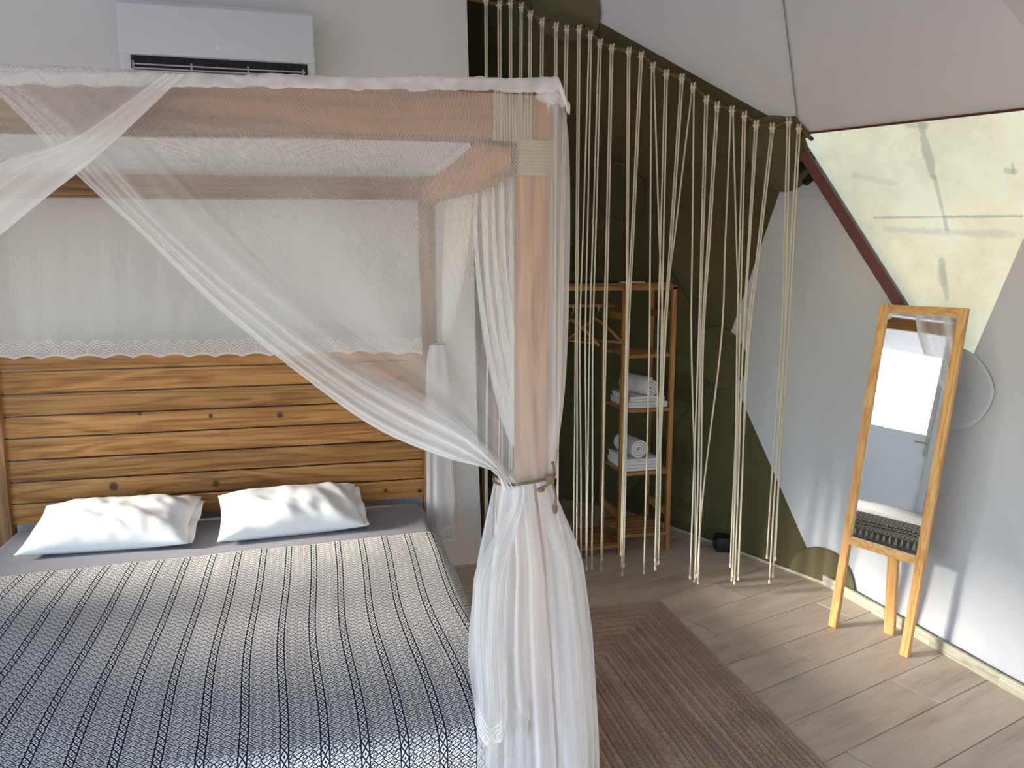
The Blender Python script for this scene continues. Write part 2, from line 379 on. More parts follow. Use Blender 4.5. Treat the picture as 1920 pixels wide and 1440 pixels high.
# ------------------------------------------------------------------ dome geometry
DC = np.array([-1.27, 2.59, .57]); DR = 3.83
def sph(x, y):
    d = ray(x, y); d = d/np.linalg.norm(d); o = CAM-DC; b = o@d; q = o@o-DR*DR; return CAM + d*(-b+math.sqrt(b*b-q))
def ringpt(a, r, z): return np.array([DC[0]+r*math.cos(R_(a)), DC[1]+r*math.sin(R_(a)), z])
rings = [[(12.1+20*k, 3.788, -.03) for k in range(18)], [(2.1+20*k, 3.795, 1.1) for k in range(18)], [(12.1+20*k, 3.47, 2.13) for k in range(18)],
         [(2.1+30*k, 2.98, 2.92) for k in range(12)], [(17.1+60*k, 1.6, 4.05) for k in range(6)]]
hub = {}
for ri, rg in enumerate(rings):
    for k, (a, r, z) in enumerate(rg): hub[(ri, k)] = ringpt(a, r, z)
HA, HB, HC, HD, HE, HF, HK, HG = (2, 0), (1, 1), (0, 0), (1, 0), (3, 1), (2, 17), (2, 1), (3, 0)
hub[HA] = sph(1500, 250); hub[HB] = sph(1355, 668); hub[HD] = PX(1800, 722, 2.66); hub[HF] = PX(2030, 190, 2.40); hub[HK] = sph(1165, 350)
hub[HC] = np.array([2.455, 3.365, -.03]); hub[HE] = PY(1050, 0, 3.80); hub[HG] = sph(1400, -600)
hub[(0, 17)] = np.array([2.535, 2.0, -.03]); hub[(0, 1)] = np.array([1.90, 4.78, -.03])
hub[(1, 17)] = np.array([2.70, 1.40, 1.12]); hub[(0, 16)] = np.array([2.60, .70, -.03])
hub[(3, 2)] = np.array([.60, 5.03, 3.21])
apex = np.array([DC[0], DC[1], DC[2]+DR])
tris = []
for ri in range(4):
    n0, n1 = len(rings[ri]), len(rings[ri+1])
    A0 = [a for a, _, _ in rings[ri]]; A1 = [a for a, _, _ in rings[ri+1]]
    j = min(range(n1), key=lambda q: abs(A1[q]-A0[0])); i = 0; ci = cj = 0
    if A1[j] > A0[0]: j = (j-1) % n1
    def ang1(q): return A1[q % n1] + 360*(q//n1)
    jj = j if A1[j] <= A0[0] else j-n1
    while ci < n0 or cj < n1:
        na = A0[(i+1) % n0] + 360*((i+1)//n0); nb = ang1(jj+1)
        if cj >= n1 or (ci < n0 and na < nb - 1e-6):
            tris.append(((ri, i % n0), (ri, (i+1) % n0), (ri+1, jj % n1))); i += 1; ci += 1
        else:
            tris.append(((ri, i % n0), (ri+1, (jj+1) % n1), (ri+1, jj % n1))); jj += 1; cj += 1
def hp(k): return hub[k]
wall_d = struct(empty('wall_dome', (DC[0], DC[1], 0)))
ceil_d = struct(empty('ceiling', (DC[0], DC[1], 2.1)))
win_n = 0
facets = []
CREAM = None
def facet_mesh(a, b, c, mat, n, fold):
    a, b, c = [np.array(p) for p in (a, b, c)]
    nrm = np.cross(b-a, c-a); nrm /= np.linalg.norm(nrm)
    if np.dot(nrm, DC-(a+b+c)/3) < 0: nrm = -nrm
    V = []; idx = {}
    for i in range(n+1):
        for j in range(n+1-i):
            u, v = i/n, j/n; p = a*(1-u-v)+b*u+c*v; e = min(u, v, 1-u-v)
            wgt = min(1, e*6); th = math.atan2(p[1]-DC[1], p[0]-DC[0])*3.7
            h = fold*wgt*(math.sin(th*19+2*n3(th*3, p[2]*.8))*.6 + n3(th*9, p[2]*.7, 3)*1.2)
            idx[(i, j)] = len(V); V.append(p + nrm*(h - fold*1.2*wgt))
    Fs = []
    for i in range(n):
        for j in range(n-i):
            Fs.append((idx[(i, j)], idx[(i+1, j)], idx[(i, j+1)]))
            if j < n-i-1: Fs.append((idx[(i+1, j)], idx[(i+1, j+1)], idx[(i, j+1)]))
    return mesh('panel', V, Fs, mat, True)
fill_windows = []
for t3 in tris:
    P3 = [hub[k] for k in t3]; cen = sum(P3)/3; ang = math.degrees(math.atan2(cen[1]-DC[1], cen[0]-DC[0])) % 360
    s3 = set(t3)
    if s3 == {HA, HD, HF}: CREAM = t3; continue
    if (155 < ang < 203 and cen[2] < 2.3) or (203 <= ang < 283 and cen[2] < 1.95): fill_windows.append(t3); continue
    olive = 12 < ang < 125 and cen[2] < (2.75 if ang < 30 else 3.6) and not (s3 & {HD, HG})
    vis = ang < 75 or ang > 330
    fold = .010 if (s3 & {HD, HB} and not olive) else .004
    par = ceil_d if cen[2] > 2.2 else wall_d
    link('panel', facet_mesh(*P3, m_olive if olive else m_liner, 16 if vis else 3, fold if vis else 0), par)
    facets.append(P3)
facets.append([hub[k] for k in CREAM])
for k in range(6):
    link('panel', facet_mesh(hub[(4, k)], hub[(4, (k+1) % 6)], apex, m_liner, 3, 0), ceil_d)
# hub covers: round cloth patches lying on the panels
def dome_hit(d, n_lift):
    best = None
    for a, b, c in facets:
        e1, e2 = b-a, c-a; pv = np.cross(d, e2); det = e1@pv
        if abs(det) < 1e-9: continue
        tv = DC-a; u = (tv@pv)/det
        if u < -1e-6 or u > 1+1e-6: continue
        qv = np.cross(tv, e1); v = (d@qv)/det
        if v < -1e-6 or u+v > 1+1e-6: continue
        t = (e2@qv)/det
        if t > 0 and (best is None or t < best): best = t
    return None if best is None else DC + d*(best-n_lift)
def hub_cover(key, rad, mat, par, lift=.010, px=None, cut=False):
    c = hub[key]
    if px:
        d = ray(*px); n_ = np.cross(hub[HB]-hub[HA], hub[HD]-hub[HA]); c = PP(*px, hub[HA], n_)
    ax = (c-DC)/np.linalg.norm(c-DC); e1 = np.cross(ax, [0, 0, 1.0]); e1 /= np.linalg.norm(e1); e2 = np.cross(e1, ax)
    V = []; Fs = []; nr, na = 10, 48; bad = set()
    cn = np.cross(hub[HD]-hub[HA], hub[HF]-hub[HA])
    for i in range(nr+1):
        for j in range(na):
            r = rad*i/nr; an = 2*math.pi*j/na; q = c + e1*r*math.cos(an) + e2*r*math.sin(an)
            if q[2] < 0.01: q = q + np.array([0, 0, .01-q[2]])
            d = (q-DC); d /= np.linalg.norm(d); h = dome_hit(d, lift)
            if h is None: h = q - d*lift
            if cut:
                a, b, cc = hub[HA], hub[HD], hub[HF]; hh = h + d*lift
                e_1, e_2, w_ = b-a, cc-a, hh-a; g11, g12, g22 = e_1@e_1, e_1@e_2, e_2@e_2; det = g11*g22-g12*g12
                uu = (g22*(w_@e_1)-g12*(w_@e_2))/det; vv = (g11*(w_@e_2)-g12*(w_@e_1))/det
                if uu > .02 and vv > .02: bad.add(len(V))
            V.append(h)
    for i in range(nr):
        for j in range(na):
            q = (i*na+j, (i+1)*na+j, (i+1)*na+(j+1) % na, i*na+(j+1) % na)
            if not (set(q) & bad): Fs.append(q)
    o = link('hub_cover', mesh('hub_cover', V, Fs, mat, True), par)
    sm = o.modifiers.new('thick', 'SOLIDIFY'); sm.thickness = .002
    return o
hub_cover(HA, .185, m_olive2, wall_d, px=(1466, 284), cut=True); hub_cover(HB, .185, m_olive, wall_d); hub_cover(HC, .215, m_olive2, wall_d)
hub_cover(HD, .185, m_liner2, wall_d); hub_cover(HE, .22, m_olive2, wall_d); hub_cover(HK, .19, m_olive, wall_d)
def inset(p, d): v = DC-np.array(p); return np.array(p) + v/np.linalg.norm(v)*d
B().tube([inset(hub[HA], .006), inset(hub[HG], .006)], .0022, 6).build('seam', m_seam, ceil_d)
for a, b in ((HB, HK), (HA, HK), (HK, HE), (HB, (0, 1))): B().tube([inset(hub[a], .006), inset(hub[b], .006)], .0022, 6).build('seam', m_seamo, wall_d)
# cream window panel with red steel strut
CA, CD_, CF = hub[HA], hub[HD], hub[HF]
def cpl(x, y): return PP(x, y, CA, np.cross(CD_-CA, CF-CA))
CREAM_MARKS = [(cpl(1727, 235), cpl(1750, 330), .016, .55), (cpl(1752, 330), cpl(1775, 430), .009, .45), (cpl(1765, 490), cpl(1775, 560), .013, .45), (cpl(1765, 505), cpl(1768, 530), .018, .3),
               (cpl(1640, 408), cpl(1915, 405), .005, .6), (cpl(1660, 430), cpl(1900, 440), .014, .25), (cpl(1600, 330), cpl(1680, 345), .012, .2), (cpl(1888, 320), cpl(1905, 322), .010, .45), (cpl(1898, 308), cpl(1900, 325), .006, .45), (cpl(1700, 235), cpl(1735, 236), .012, .4)]
m_cream = cream_pvc()
w1 = struct(empty('window_1', tuple(CD_)))
link('pane', facet_mesh(CA, CD_, CF, m_cream, 6, 0), w1)
B().beam(inset(CA*.93+CD_*.07, .045), inset(CD_*.9+CA*.1, .045), .05, .042, .004).build('strut', m_red, w1)
B().tube([inset(CA, .012), inset(CF, .012)], .005, 6).build('strut', m_red, w1)
bq = inset(CA*.88+CD_*.12, .07); bd = (CD_-CA)/np.linalg.norm(CD_-CA); bs = np.cross(bd, DC-CA); bs /= np.linalg.norm(bs)
sgn = 1 if (bs[1] > 0) else -1
bb = B()
for k, rr in ((-.02, .022), (.045, .018)):
    c0 = bq + bd*k + bs*sgn*.04; bb.tube([c0-bs*sgn*.03, c0+bs*sgn*.012], rr, 10)
bb.build('bolt', m_blk, w1)
# clear windows added to let in sun and sky fill
for k, t3 in enumerate(fill_windows):
    P3 = [hub[q] for q in t3]
    wn = struct(empty(f'window_{k+2}', tuple((P3[0]+P3[1]+P3[2])/3)))
    link('pane', mesh('pane', P3, [(0, 1, 2)], m_clear), wn)
    cw = (P3[0]+P3[1]+P3[2])/3
    if math.degrees(math.atan2(cw[1]-DC[1], cw[0]-DC[0])) % 360 < 203: continue
    st = B()
    for a, b in ((0, 1), (1, 2), (2, 0)): st.beam(inset(P3[a], .03), inset(P3[b], .03), .03, .03, .003)
    st.build('strut', m_red, wn)

# partition behind the bed
def domez(x, y, cl=.09):
    q = (DR-cl)**2 - (x-DC[0])**2 - (y-DC[1])**2
    return DC[2] + math.sqrt(max(q, .01))
PY0 = 4.05
xs = np.linspace(-4.55, .70, 24)
prof = [(x, 0.0) for x in (-4.55, .821)] + [(.800, .75), (.788, 1.6), (.762, 2.84), (.758, domez(.758, PY0+.06)-.25)] + [(x, domez(x, PY0+.06)-.25) for x in xs[::-1]]
nP = len(prof)
V = [(x, PY0, z) for x, z in prof] + [(x, PY0+.06, z) for x, z in prof]
Fs = [tuple(range(nP)), tuple(range(2*nP-1, nP-1, -1))] + [(i, i+nP, (i+1) % nP+nP, (i+1) % nP) for i in range(nP)]
struct(link('wall_back', mesh('wall_back', V, Fs, m_wall)))

# floor: slab and laminate planks
fl = B(); nf = 54; ring_ = [(DC[0]+3.95*math.cos(2*math.pi*k/nf), DC[1]+3.95*math.sin(2*math.pi*k/nf)) for k in range(nf)]
fl.add([(x, y, -.012) for x, y in ring_] + [(x, y, -.12) for x, y in ring_], [tuple(range(nf)), tuple(range(2*nf-1, nf-1, -1))] + [(i, i+nf, (i+1) % nf+nf, (i+1) % nf) for i in range(nf)])
floor = struct(fl.build('floor', m_joint))
pe = np.array([math.cos(R_(18)), math.sin(R_(18))]); pn = np.array([-math.sin(R_(18)), math.cos(R_(18))])
PW, PL, PT = .2065, 1.26, .012
plank_me = B().bbox((0, 0, -PT), (PL-.0036, PW-.0040, 0), .0012).build('plank', m_floor); pm = plank_me.data; bpy.data.objects.remove(plank_me)
joints = {0: 2.66, -1: 3.25, -2: 2.79, 1: 3.145, 2: 2.496, 3: 2.897, -3: 2.236}
for row in range(-22, 22):
    o0 = 1.915 + row*PW
    s0 = joints.get(row, random.random()*PL)
    for k in range(-6, 6):
        s = s0 + k*PL
        c = pe*(s+PL/2) + pn*(o0+PW/2)
        ends = [pe*(s+q) + pn*(o0+PW/2) for q in (.1, PL-.1)]
        if min(np.hypot(e[0]-DC[0], e[1]-DC[1]) for e in ends) > 3.90: continue
        p = pe*s + pn*o0
        link('plank', pm, floor, (p[0], p[1], 0), (0, 0, R_(18)))
# baseboard along the dome foot
bbp = struct(empty('baseboard_right', (2.45, 3.0, 0)))
hc_, h1_, h17_ = [hub[k]*np.array([1, 1, 0]) for k in (HC, (0, 1), (0, 17))]
bl = [hc_*(1-q)+h1_*q for q in (.75, .5, .25)] + [hc_] + [hc_*(1-q)+h17_*q for q in (.25, .5, .75)] + [h17_, h17_+np.array([-.05, -.8, 0])]
for k in range(len(bl)-1):
    a, b = bl[k], bl[k+1]; hgt = .014 if k < 3 else .052; th = .012 if k < 3 else .016
    ex = (b-a)/np.linalg.norm(b-a)*.004
    B().beam(a-ex+np.array([-.012, -.004, hgt/2]), b+ex+np.array([-.012, -.004, hgt/2]), th, hgt, .003).build('board', m_base, bbp)
# outside terrace seen through the clear panels
gr = B().box((-16, -12, -.20), (12, 14, -.121)).build('ground', m_ground); struct(gr)

# wall with a half glazed door on the daylight side (seen in the mirror); second leaf and extra height added to admit sun
LX = -3.35
wl = struct(empty('wall_left', (LX, 2.6, 0)))
DY0, DY1, DZ1, DYM = 2.46, 4.00, 2.46, 3.12
def wpiece(y0, y1, z0, z1): B().box((LX-.06, y0, z0), (LX, y1, z1)).build('wall_panel', m_liner, wl)
wpiece(1.45, DY0, 0, 2.70); wpiece(DY1, 4.05, 0, 2.70); wpiece(DY0, DY1, DZ1, 2.70)
dr = struct(empty('door_1', (LX, DY0, 0)))
for y in (DY0, DYM-.03, DY1-.06): B().bbox((LX-.05, y, 0), (LX+.03, y+.06, DZ1), .006).build('door_frame', m_ac, dr)
B().bbox((LX-.05, DY0+.06, DZ1-.06), (LX+.03, DY1-.06, DZ1), .006).build('door_frame', m_ac, dr)
for y0, y1, zg, pm_ in ((DYM+.03, DY1-.06, 1.15, m_frost), (DY0+.06, DYM-.03, 1.42, m_liner)):
    lf = B().bbox((LX-.03, y0, .02), (LX+.01, y1, zg), .004).build('door_leaf', pm_, dr)
    fr = B()
    for a, b in ((y0, y0+.05), (y1-.05, y1)): fr.bbox((LX-.03, a, zg), (LX+.01, b, DZ1-.06), .004)
    fr.bbox((LX-.03, y0, DZ1-.10), (LX+.01, y1, DZ1-.06), .004); fr.build('glazing_frame', m_ac, dr)
    link('pane', mesh('pane', [(LX-.01, y0+.05, zg), (LX-.01, y1-.05, zg), (LX-.01, y1-.05, DZ1-.10), (LX-.01, y0+.05, DZ1-.10)], [(0, 1, 2, 3)], m_clear), dr)
    if pm_ is m_frost:
        hb = B(); hb.bbox((LX+.01, y0+.008, .93), (LX+.018, y0+.042, 1.13), .003); hb.tube([(LX+.015, y0+.025, 1.06), (LX+.05, y0+.025, 1.06), (LX+.055, y0+.14, 1.06)], .009, 8)
        hb.build('door_handle', m_chrome, lf)

# ------------------------------------------------------------------ air conditioner
acY = 3.86
ac = tag(empty('air_conditioner', (-.37, PY0, 2.45)), 'white split air conditioner mounted on the wall above the canopy bed', 'air conditioner')
p_tl, p_tr, p_bl, p_br = PY(224, -2, acY), PY(594, 26, acY), PY(240, 118, acY), PY(594, 143, acY)
ax0, ax1 = -.775, .035; az0, az1 = 2.416, 2.712
pr = [(PY0, az0+.03), (PY0-.10, az0), (acY+.03, az0+.012), (acY+.004, az0+.06), (acY, az0+.10), (acY, az1-.04), (acY+.02, az1), (PY0, az1)]
def extr(name, prof, x0, x1, mat, parent, bev=True):
    n = len(prof); V = [(x0, y, z) for y, z in prof] + [(x1, y, z) for y, z in prof]
    Fs = [tuple(range(n)), tuple(range(2*n-1, n-1, -1))] + [(i, i+n, (i+1) % n+n, (i+1) % n) for i in range(n)]
    o = link(name, mesh(name, V, Fs, mat), parent)
    if bev:
        b = o.modifiers.new('bevel', 'BEVEL'); b.width = .008; b.segments = 3; b.limit_method = 'ANGLE'; b.angle_limit = R_(25)
    return o
body = extr('body', pr, ax0, ax1, m_ac, ac)
B().bbox((ax0+.004, acY-.006, az0+.072), (ax1-.004, acY+.004, az1-.02), .004).build('front_panel', m_ac, ac, auto=True)
B().bbox((ax0+.045, acY-.002, az0+.014), (ax1-.035, acY+.03, az0+.068), .002).build('air_outlet', m_blk, ac)
for k, (dz, dy) in enumerate(((.030, -.010), (.015, -.004))):
    vane = B().bbox((ax0+.055, acY+dy-.006, az0+dz-.003), (ax1-.045, acY+dy+.004, az0+dz+.003), .002).build('vane', m_ac2, ac, auto=True)
for k in range(4):
    x = ax0+.055+(ax1-ax0-.11)*k/3; B().bbox((x-.004, acY-.012, az0+.008), (x+.004, acY+.002, az0+.044), .002).build('vane_bracket', m_ac2, ac)
for k in range(24):
    x = ax0+.06+(ax1-ax0-.11)*k/23; B().bbox((x-.0015, acY-.0045, az0+.04), (x+.0015, acY+.004, az0+.066), .0005).build('louver', plain('dark louver', (.03, .03, .033), .5) if k == 0 else bpy.data.materials['dark louver'], ac)
def text(body_, size, M, mat, parent, name='lettering'):
    cu = bpy.data.curves.new('txt', 'FONT'); cu.body = body_; cu.size = size; cu.extrude = .0008; cu.align_x = 'CENTER'
    to = bpy.data.objects.new('txt', cu); COL.objects.link(to); bpy.context.view_layer.update()
    me = bpy.data.meshes.new_from_object(to.evaluated_get(bpy.context.evaluated_depsgraph_get())); bpy.data.objects.remove(to)
    me.transform(M); me.materials.clear(); me.materials.append(mat); return link(name, me, parent)
lg = PY(420, 92, acY-.007)
Mt = Matrix.Translation((lg[0]+.012, acY-.0072, lg[2]-.006)) @ Matrix.Rotation(math.pi/2, 4, 'X') @ Matrix.Diagonal((1.5, 1, 1, 1))
text('GREE', .020, Mt, m_white, ac)
em = B(); em.tube([(lg[0]-.028, acY-.0065, lg[2]+.001), (lg[0]-.028, acY-.0082, lg[2]+.001)], .0085, 20)
em.build('emblem', m_white, ac)
B().box((lg[0]-.0285, acY-.0086, lg[2]-.010), (lg[0]-.0275, acY-.0080, lg[2]+.004)).build('emblem_gap', m_ac2, ac)

# ------------------------------------------------------------------ canopy bed
bed = tag(empty('canopy_bed', (-.42, 2.9, 0)), 'wooden four-poster canopy bed with a plank headboard against the white wall', 'bed')
BX0, BX1, BY0, BY1 = -1.40, .53, 1.965, 3.91
FB_Y = 1.93     # front face of the front beam
for x, y in ((BX0, BY0), (BX1, BY0), (BX0, BY1), (BX1, BY1)):
    B().bbox((x-.038, y-.035, 0), (x+.038, y+.035, 2.015), .006).build('post', m_framez, bed, auto=True)
def wavy_beam(x0, x1, y0, y1, zb, zt):
    def fn(s, t, x): return None
    n = 24; V = []; 
    for i in range(n+1):
        x = x0+(x1-x0)*i/n; j = lambda q: .004*n3(x*1.7, q*3.1, q)
        V += [(x, y0+j(1), zb(x)+j(2)), (x, y1+j(3), zb(x)+j(4)), (x, y1+j(5), zt(x)+j(6)), (x, y0+j(7), zt(x)+j(8))]
    Fs = [(0, 1, 2, 3), tuple(4*n+q for q in (3, 2, 1, 0))]
    for i in range(n):
        for q in range(4): Fs.append((4*i+q, 4*i+(q+1) % 4, 4*i+4+(q+1) % 4, 4*i+4+q)[::-1])
    return V, Fs
fb0, fb1 = PY(250, 243, FB_Y), PY(820, 256, FB_Y); ft0, ft1 = PY(250, 160, FB_Y), PY(900, 168, FB_Y)
lin = lambda a, b: (lambda x: a[2]+(b[2]-a[2])*(x-a[0])/(b[0]-a[0]))
def bev(o, wd=.006):
    b = o.modifiers.new('bevel', 'BEVEL'); b.width = wd; b.segments = 2; b.limit_method = 'ANGLE'; b.angle_limit = R_(50); return o
bev(link('beam', mesh('beam', *wavy_beam(-1.47, .555, FB_Y, FB_Y+.10, lin(fb0, fb1), lin(ft0, ft1)), m_frame), bed))
RB_Y = 3.865
rb0, rb1, rt0, rt1 = PY(145, 369, RB_Y), PY(790, 373, RB_Y), PY(145, 325, RB_Y), PY(790, 332, RB_Y)
bev(link('beam', mesh('beam', *wavy_beam(-1.45, .57, RB_Y, RB_Y+.09, lin(rb0, rb1), lin(rt0, rt1)), m_frame), bed))
# bowed side beam on the right, plain one on the left
lo = [PX(*p, .50) for p in ((803, 375), (819, 372), (858, 362), (887, 350), (928, 325), (961, 302))]
hi = [PX(*p, .50) for p in ((813, 329), (838, 313), (858, 296), (877, 278), (895, 262))]
ly = [p[1] for p in lo][::-1]; lz = [p[2] for p in lo][::-1]; hy = [p[1] for p in hi][::-1]; hz = [p[2] for p in hi][::-1]
def side_beam(x0, x1, curved=True):
    n = 20; V = []
    for i in range(n+1):
        y = 2.02 + (3.88-2.02)*i/n
        zb, zt = (np.interp(y, ly, lz), min(np.interp(y, hy, hz), 2.02)) if curved else (1.91, 2.01)
        V += [(x0, y, zb), (x1, y, zb), (x1, y, zt), (x0, y, zt)]
    Fs = [(0, 1, 2, 3), tuple(4*n+q for q in (3, 2, 1, 0))]
    for i in range(n):
        for q in range(4): Fs.append((4*i+q, 4*i+(q+1) % 4, 4*i+4+(q+1) % 4, 4*i+4+q))
    return bev(link('beam', mesh('beam', V, Fs, m_framey), bed))
side_beam(.50, .565); side_beam(-1.435, -1.37, False)
# rope lashings at the front right corner
def loops_x(x0, x1, n, y0, y1, z0, z1, r):
    b = B()
    for k in range(n):
        x = x0+(x1-x0)*k/(n-1); q = .0015*random.uniform(-1, 1)
        b.tube([(x+q, y0-r, z0-r), (x-q, y0-r, z1+r), (x, y1+r, z1+r), (x, y1+r, z0-r)], r, 5, closed=True)
    return b
def loops_z(z0, z1, n, x0, x1, y0, y1, r):
    b = B()
    for k in range(n):
        z = z0+(z1-z0)*k/(n-1); b.tube([(x0-r, y0-r, z), (x1+r, y0-r, z+.001), (x1+r, y1+r, z), (x0-r, y1+r, z)], r, 5, closed=True)
    return b
lx0, lx1 = PY(927, 210, FB_Y)[0], PY(994, 210, FB_Y)[0]
loops_x(lx0, lx1, 13, FB_Y, FB_Y+.10, lin(fb0, fb1)(.48), lin(ft0, ft1)(.48), .0042).build('lashing', m_jute2, bed, True)
lz1, lz0 = PY(1000, 266, FB_Y)[2], PY(1000, 326, FB_Y)[2]
loops_z(lz0, lz1, 10, BX1-.038, BX1+.038, BY0-.035, BY0+.035, .0042).build('lashing', m_jute2, bed, True)
loops_z(1.80, 1.89, 10, BX0-.038, BX0+.038, BY0-.035, BY0+.035, .0042).build('lashing', m_jute2, bed, True)
# headboard planks, measured at the left and right ends
Lp = [656, 698.5, 741, 782, 824, 866, 907, 947, 986]; Rp = [648, 686.5, 722, 757, 792, 828, 862, 897, 932]
zl = [PY(14, y, HB_Y)[2] for y in Lp]; 
z_hi = PY(14, 698.5, HB_Y)[2]; z_lo = PY(24, 947, HB_Y)[2]; ph = (z_hi-z_lo)/6
for k in range(0, 8):
    zt = z_hi - ph*k + ph; zb = zt - ph + .005
    if k == 0: zt = PY(14, 656, HB_Y)[2]
    t0 = .004*random.uniform(-1, 1)
    B().bbox((BX0+.03, HB_Y, zb), (BX1-.035, HB_Y+.022+t0*.3, zt-.001), .004).build('plank', m_head, bed, auto=True)
B().bbox((-1.36, 1.97, .04), (.49, 3.89, .20), .01).build('bed_base', m_navy, bed, auto=True)
for x in (-1.30, .43):
    for y in (2.05, 3.8): B().bbox((x-.03, y-.03, 0), (x+.03, y+.03, .045), .004).build('foot', m_navy, bed)

# mattress
def rounded_slab(x0, x1, y0, y1, z0, z1, r, seg=4, nx=12):
    bm = bmesh.new(); bmesh.ops.create_cube(bm, size=1)
    for v in bm.verts: v.co = Vector(((x0+x1)/2+v.co.x*(x1-x0), (y0+y1)/2+v.co.y*(y1-y0), (z0+z1)/2+v.co.z*(z1-z0)))
    bmesh.ops.bevel(bm, geom=list(bm.edges), offset=r, segments=seg, profile=.5, affect='EDGES')
    bm.verts.index_update(); V = [tuple(v.co) for v in bm.verts]; Fs = [tuple(q.index for q in f.verts) for f in bm.faces]; bm.free(); return V, Fs
MZ = .425
MX0, MX1 = -1.356, .485
mt = link('mattress', mesh('mattress', *rounded_slab(MX0, MX1, 1.850, 3.885, .20, MZ, .045, 5), m_sheet, True))
mt.data.set_sharp_from_angle(angle=R_(60))
tag(mt, 'thick mattress in a plain grey fitted sheet on the canopy bed', 'mattress')

# blanket
blk = tag(empty('blanket', (-.4, 2.6, MZ)), 'black and cream patterned woven blanket with lengthwise stripes spread over the bed', 'blanket')
def lateral(d, edge0, edge1, r, flat):
    'd metres measured across from edge0; returns position and drop'
    if d < 0:
        a = min(-d, r*math.pi/2)/r; return edge0-r*math.sin(a), r*(1-math.cos(a)) + max(0, -d-r*math.pi/2)
    if d > flat:
        e = d-flat; a = min(e, r*math.pi/2)/r; return edge1+r*math.sin(a), r*(1-math.cos(a)) + max(0, e-r*math.pi/2)
    return edge0+d, 0
ex0, ex1, rr = MX0+.03, MX1-.035, .045
flatx = ex1-ex0; DROPX, DROPY = .135, .34
ya, yb = 3.265, 3.40     # rear edge on the left and on the right
fy = 1.900; 
nu_, nv_ = 150, 110
V = []; UV = []
for j in range(nv_+1):
    for i in range(nu_+1):
        d = -DROPX + (flatx+2*DROPX)*i/nu_
        x, dx = lateral(d, ex0, ex1, rr, flatx)
        yr = ya + (yb-ya)*(x-MX0)/(MX1-MX0)
        Lt = (yr-fy) + rr*math.pi/2 + DROPY
        s = Lt*j/nv_
        flaty = yr-fy
        if s <= flaty: y, dy = yr-s, 0
        else:
            e = s-flaty; a = min(e, rr*math.pi/2)/rr; y = fy-rr*math.sin(a); dy = rr*(1-math.cos(a)) + max(0, e-rr*math.pi/2)
        drop = max(dx, dy) + .35*min(dx, dy)
        top = 1-min(1, drop/.03)
        wv = .004*n3(x*3, y*2.2, 1)+.0025*n3(x*9, y*5, 4)
        out = .010*n3(x*4, y*6, z_lo*0+drop*3)
        x2 = x + (.004 + .010*math.sin(y*13+1)*min(1, dx/.1) + out*.5 if dx > .01 and i > nu_/2 else 0) 
        y2 = y - (.006 + .010*math.sin(x*11)*min(1, dy/.2)+.01*min(1, dy/.2) if dy > .01 else 0)
        pg = .06*sstep(.06, .20, abs(y-BY0))                       # pressed flat where a post stands
        x2 = max(min(x2, .4895+pg), -1.3595-pg)
        V.append((x2, y2, MZ+.006+wv*top-drop))
        wob = .016*math.sin(s*2.3+.6)*1.0 + .006*math.sin(s*6+d*2)
        UV.append((d+wob, s))
Fs = [(j*(nu_+1)+i, (j+1)*(nu_+1)+i, (j+1)*(nu_+1)+i+1, j*(nu_+1)+i+1) for j in range(nv_) for i in range(nu_)]
cl = link('cloth', mesh('cloth', V, Fs, m_blanket, True, UV), blk)
so = cl.modifiers.new('thick', 'SOLIDIFY'); so.thickness = .004; so.offset = -1
tb = B()
for k in range(3):
    an = k*2.1; tb.tube([(0, 0, 0), (.004*math.cos(an), .004*math.sin(an), -.02), (.009*math.cos(an), .009*math.sin(an), -.045)], [.0035, .004, .002], 5)
tme = mesh('tassel', tb.v, tb.f, m_pillow, True)
for k in range(0, nv_-26, 2):
    for side in (nu_, 0):
        p = V[k*(nu_+1)+side]
        o = link('tassel', tme, blk); o.matrix_parent_inverse = Matrix.Identity(4)
        o.location = Vector(p) - Vector(blk.location) + Vector((.003 if side else -.003, 0, 0)); o.rotation_euler = (0, 0, random.random()*6)

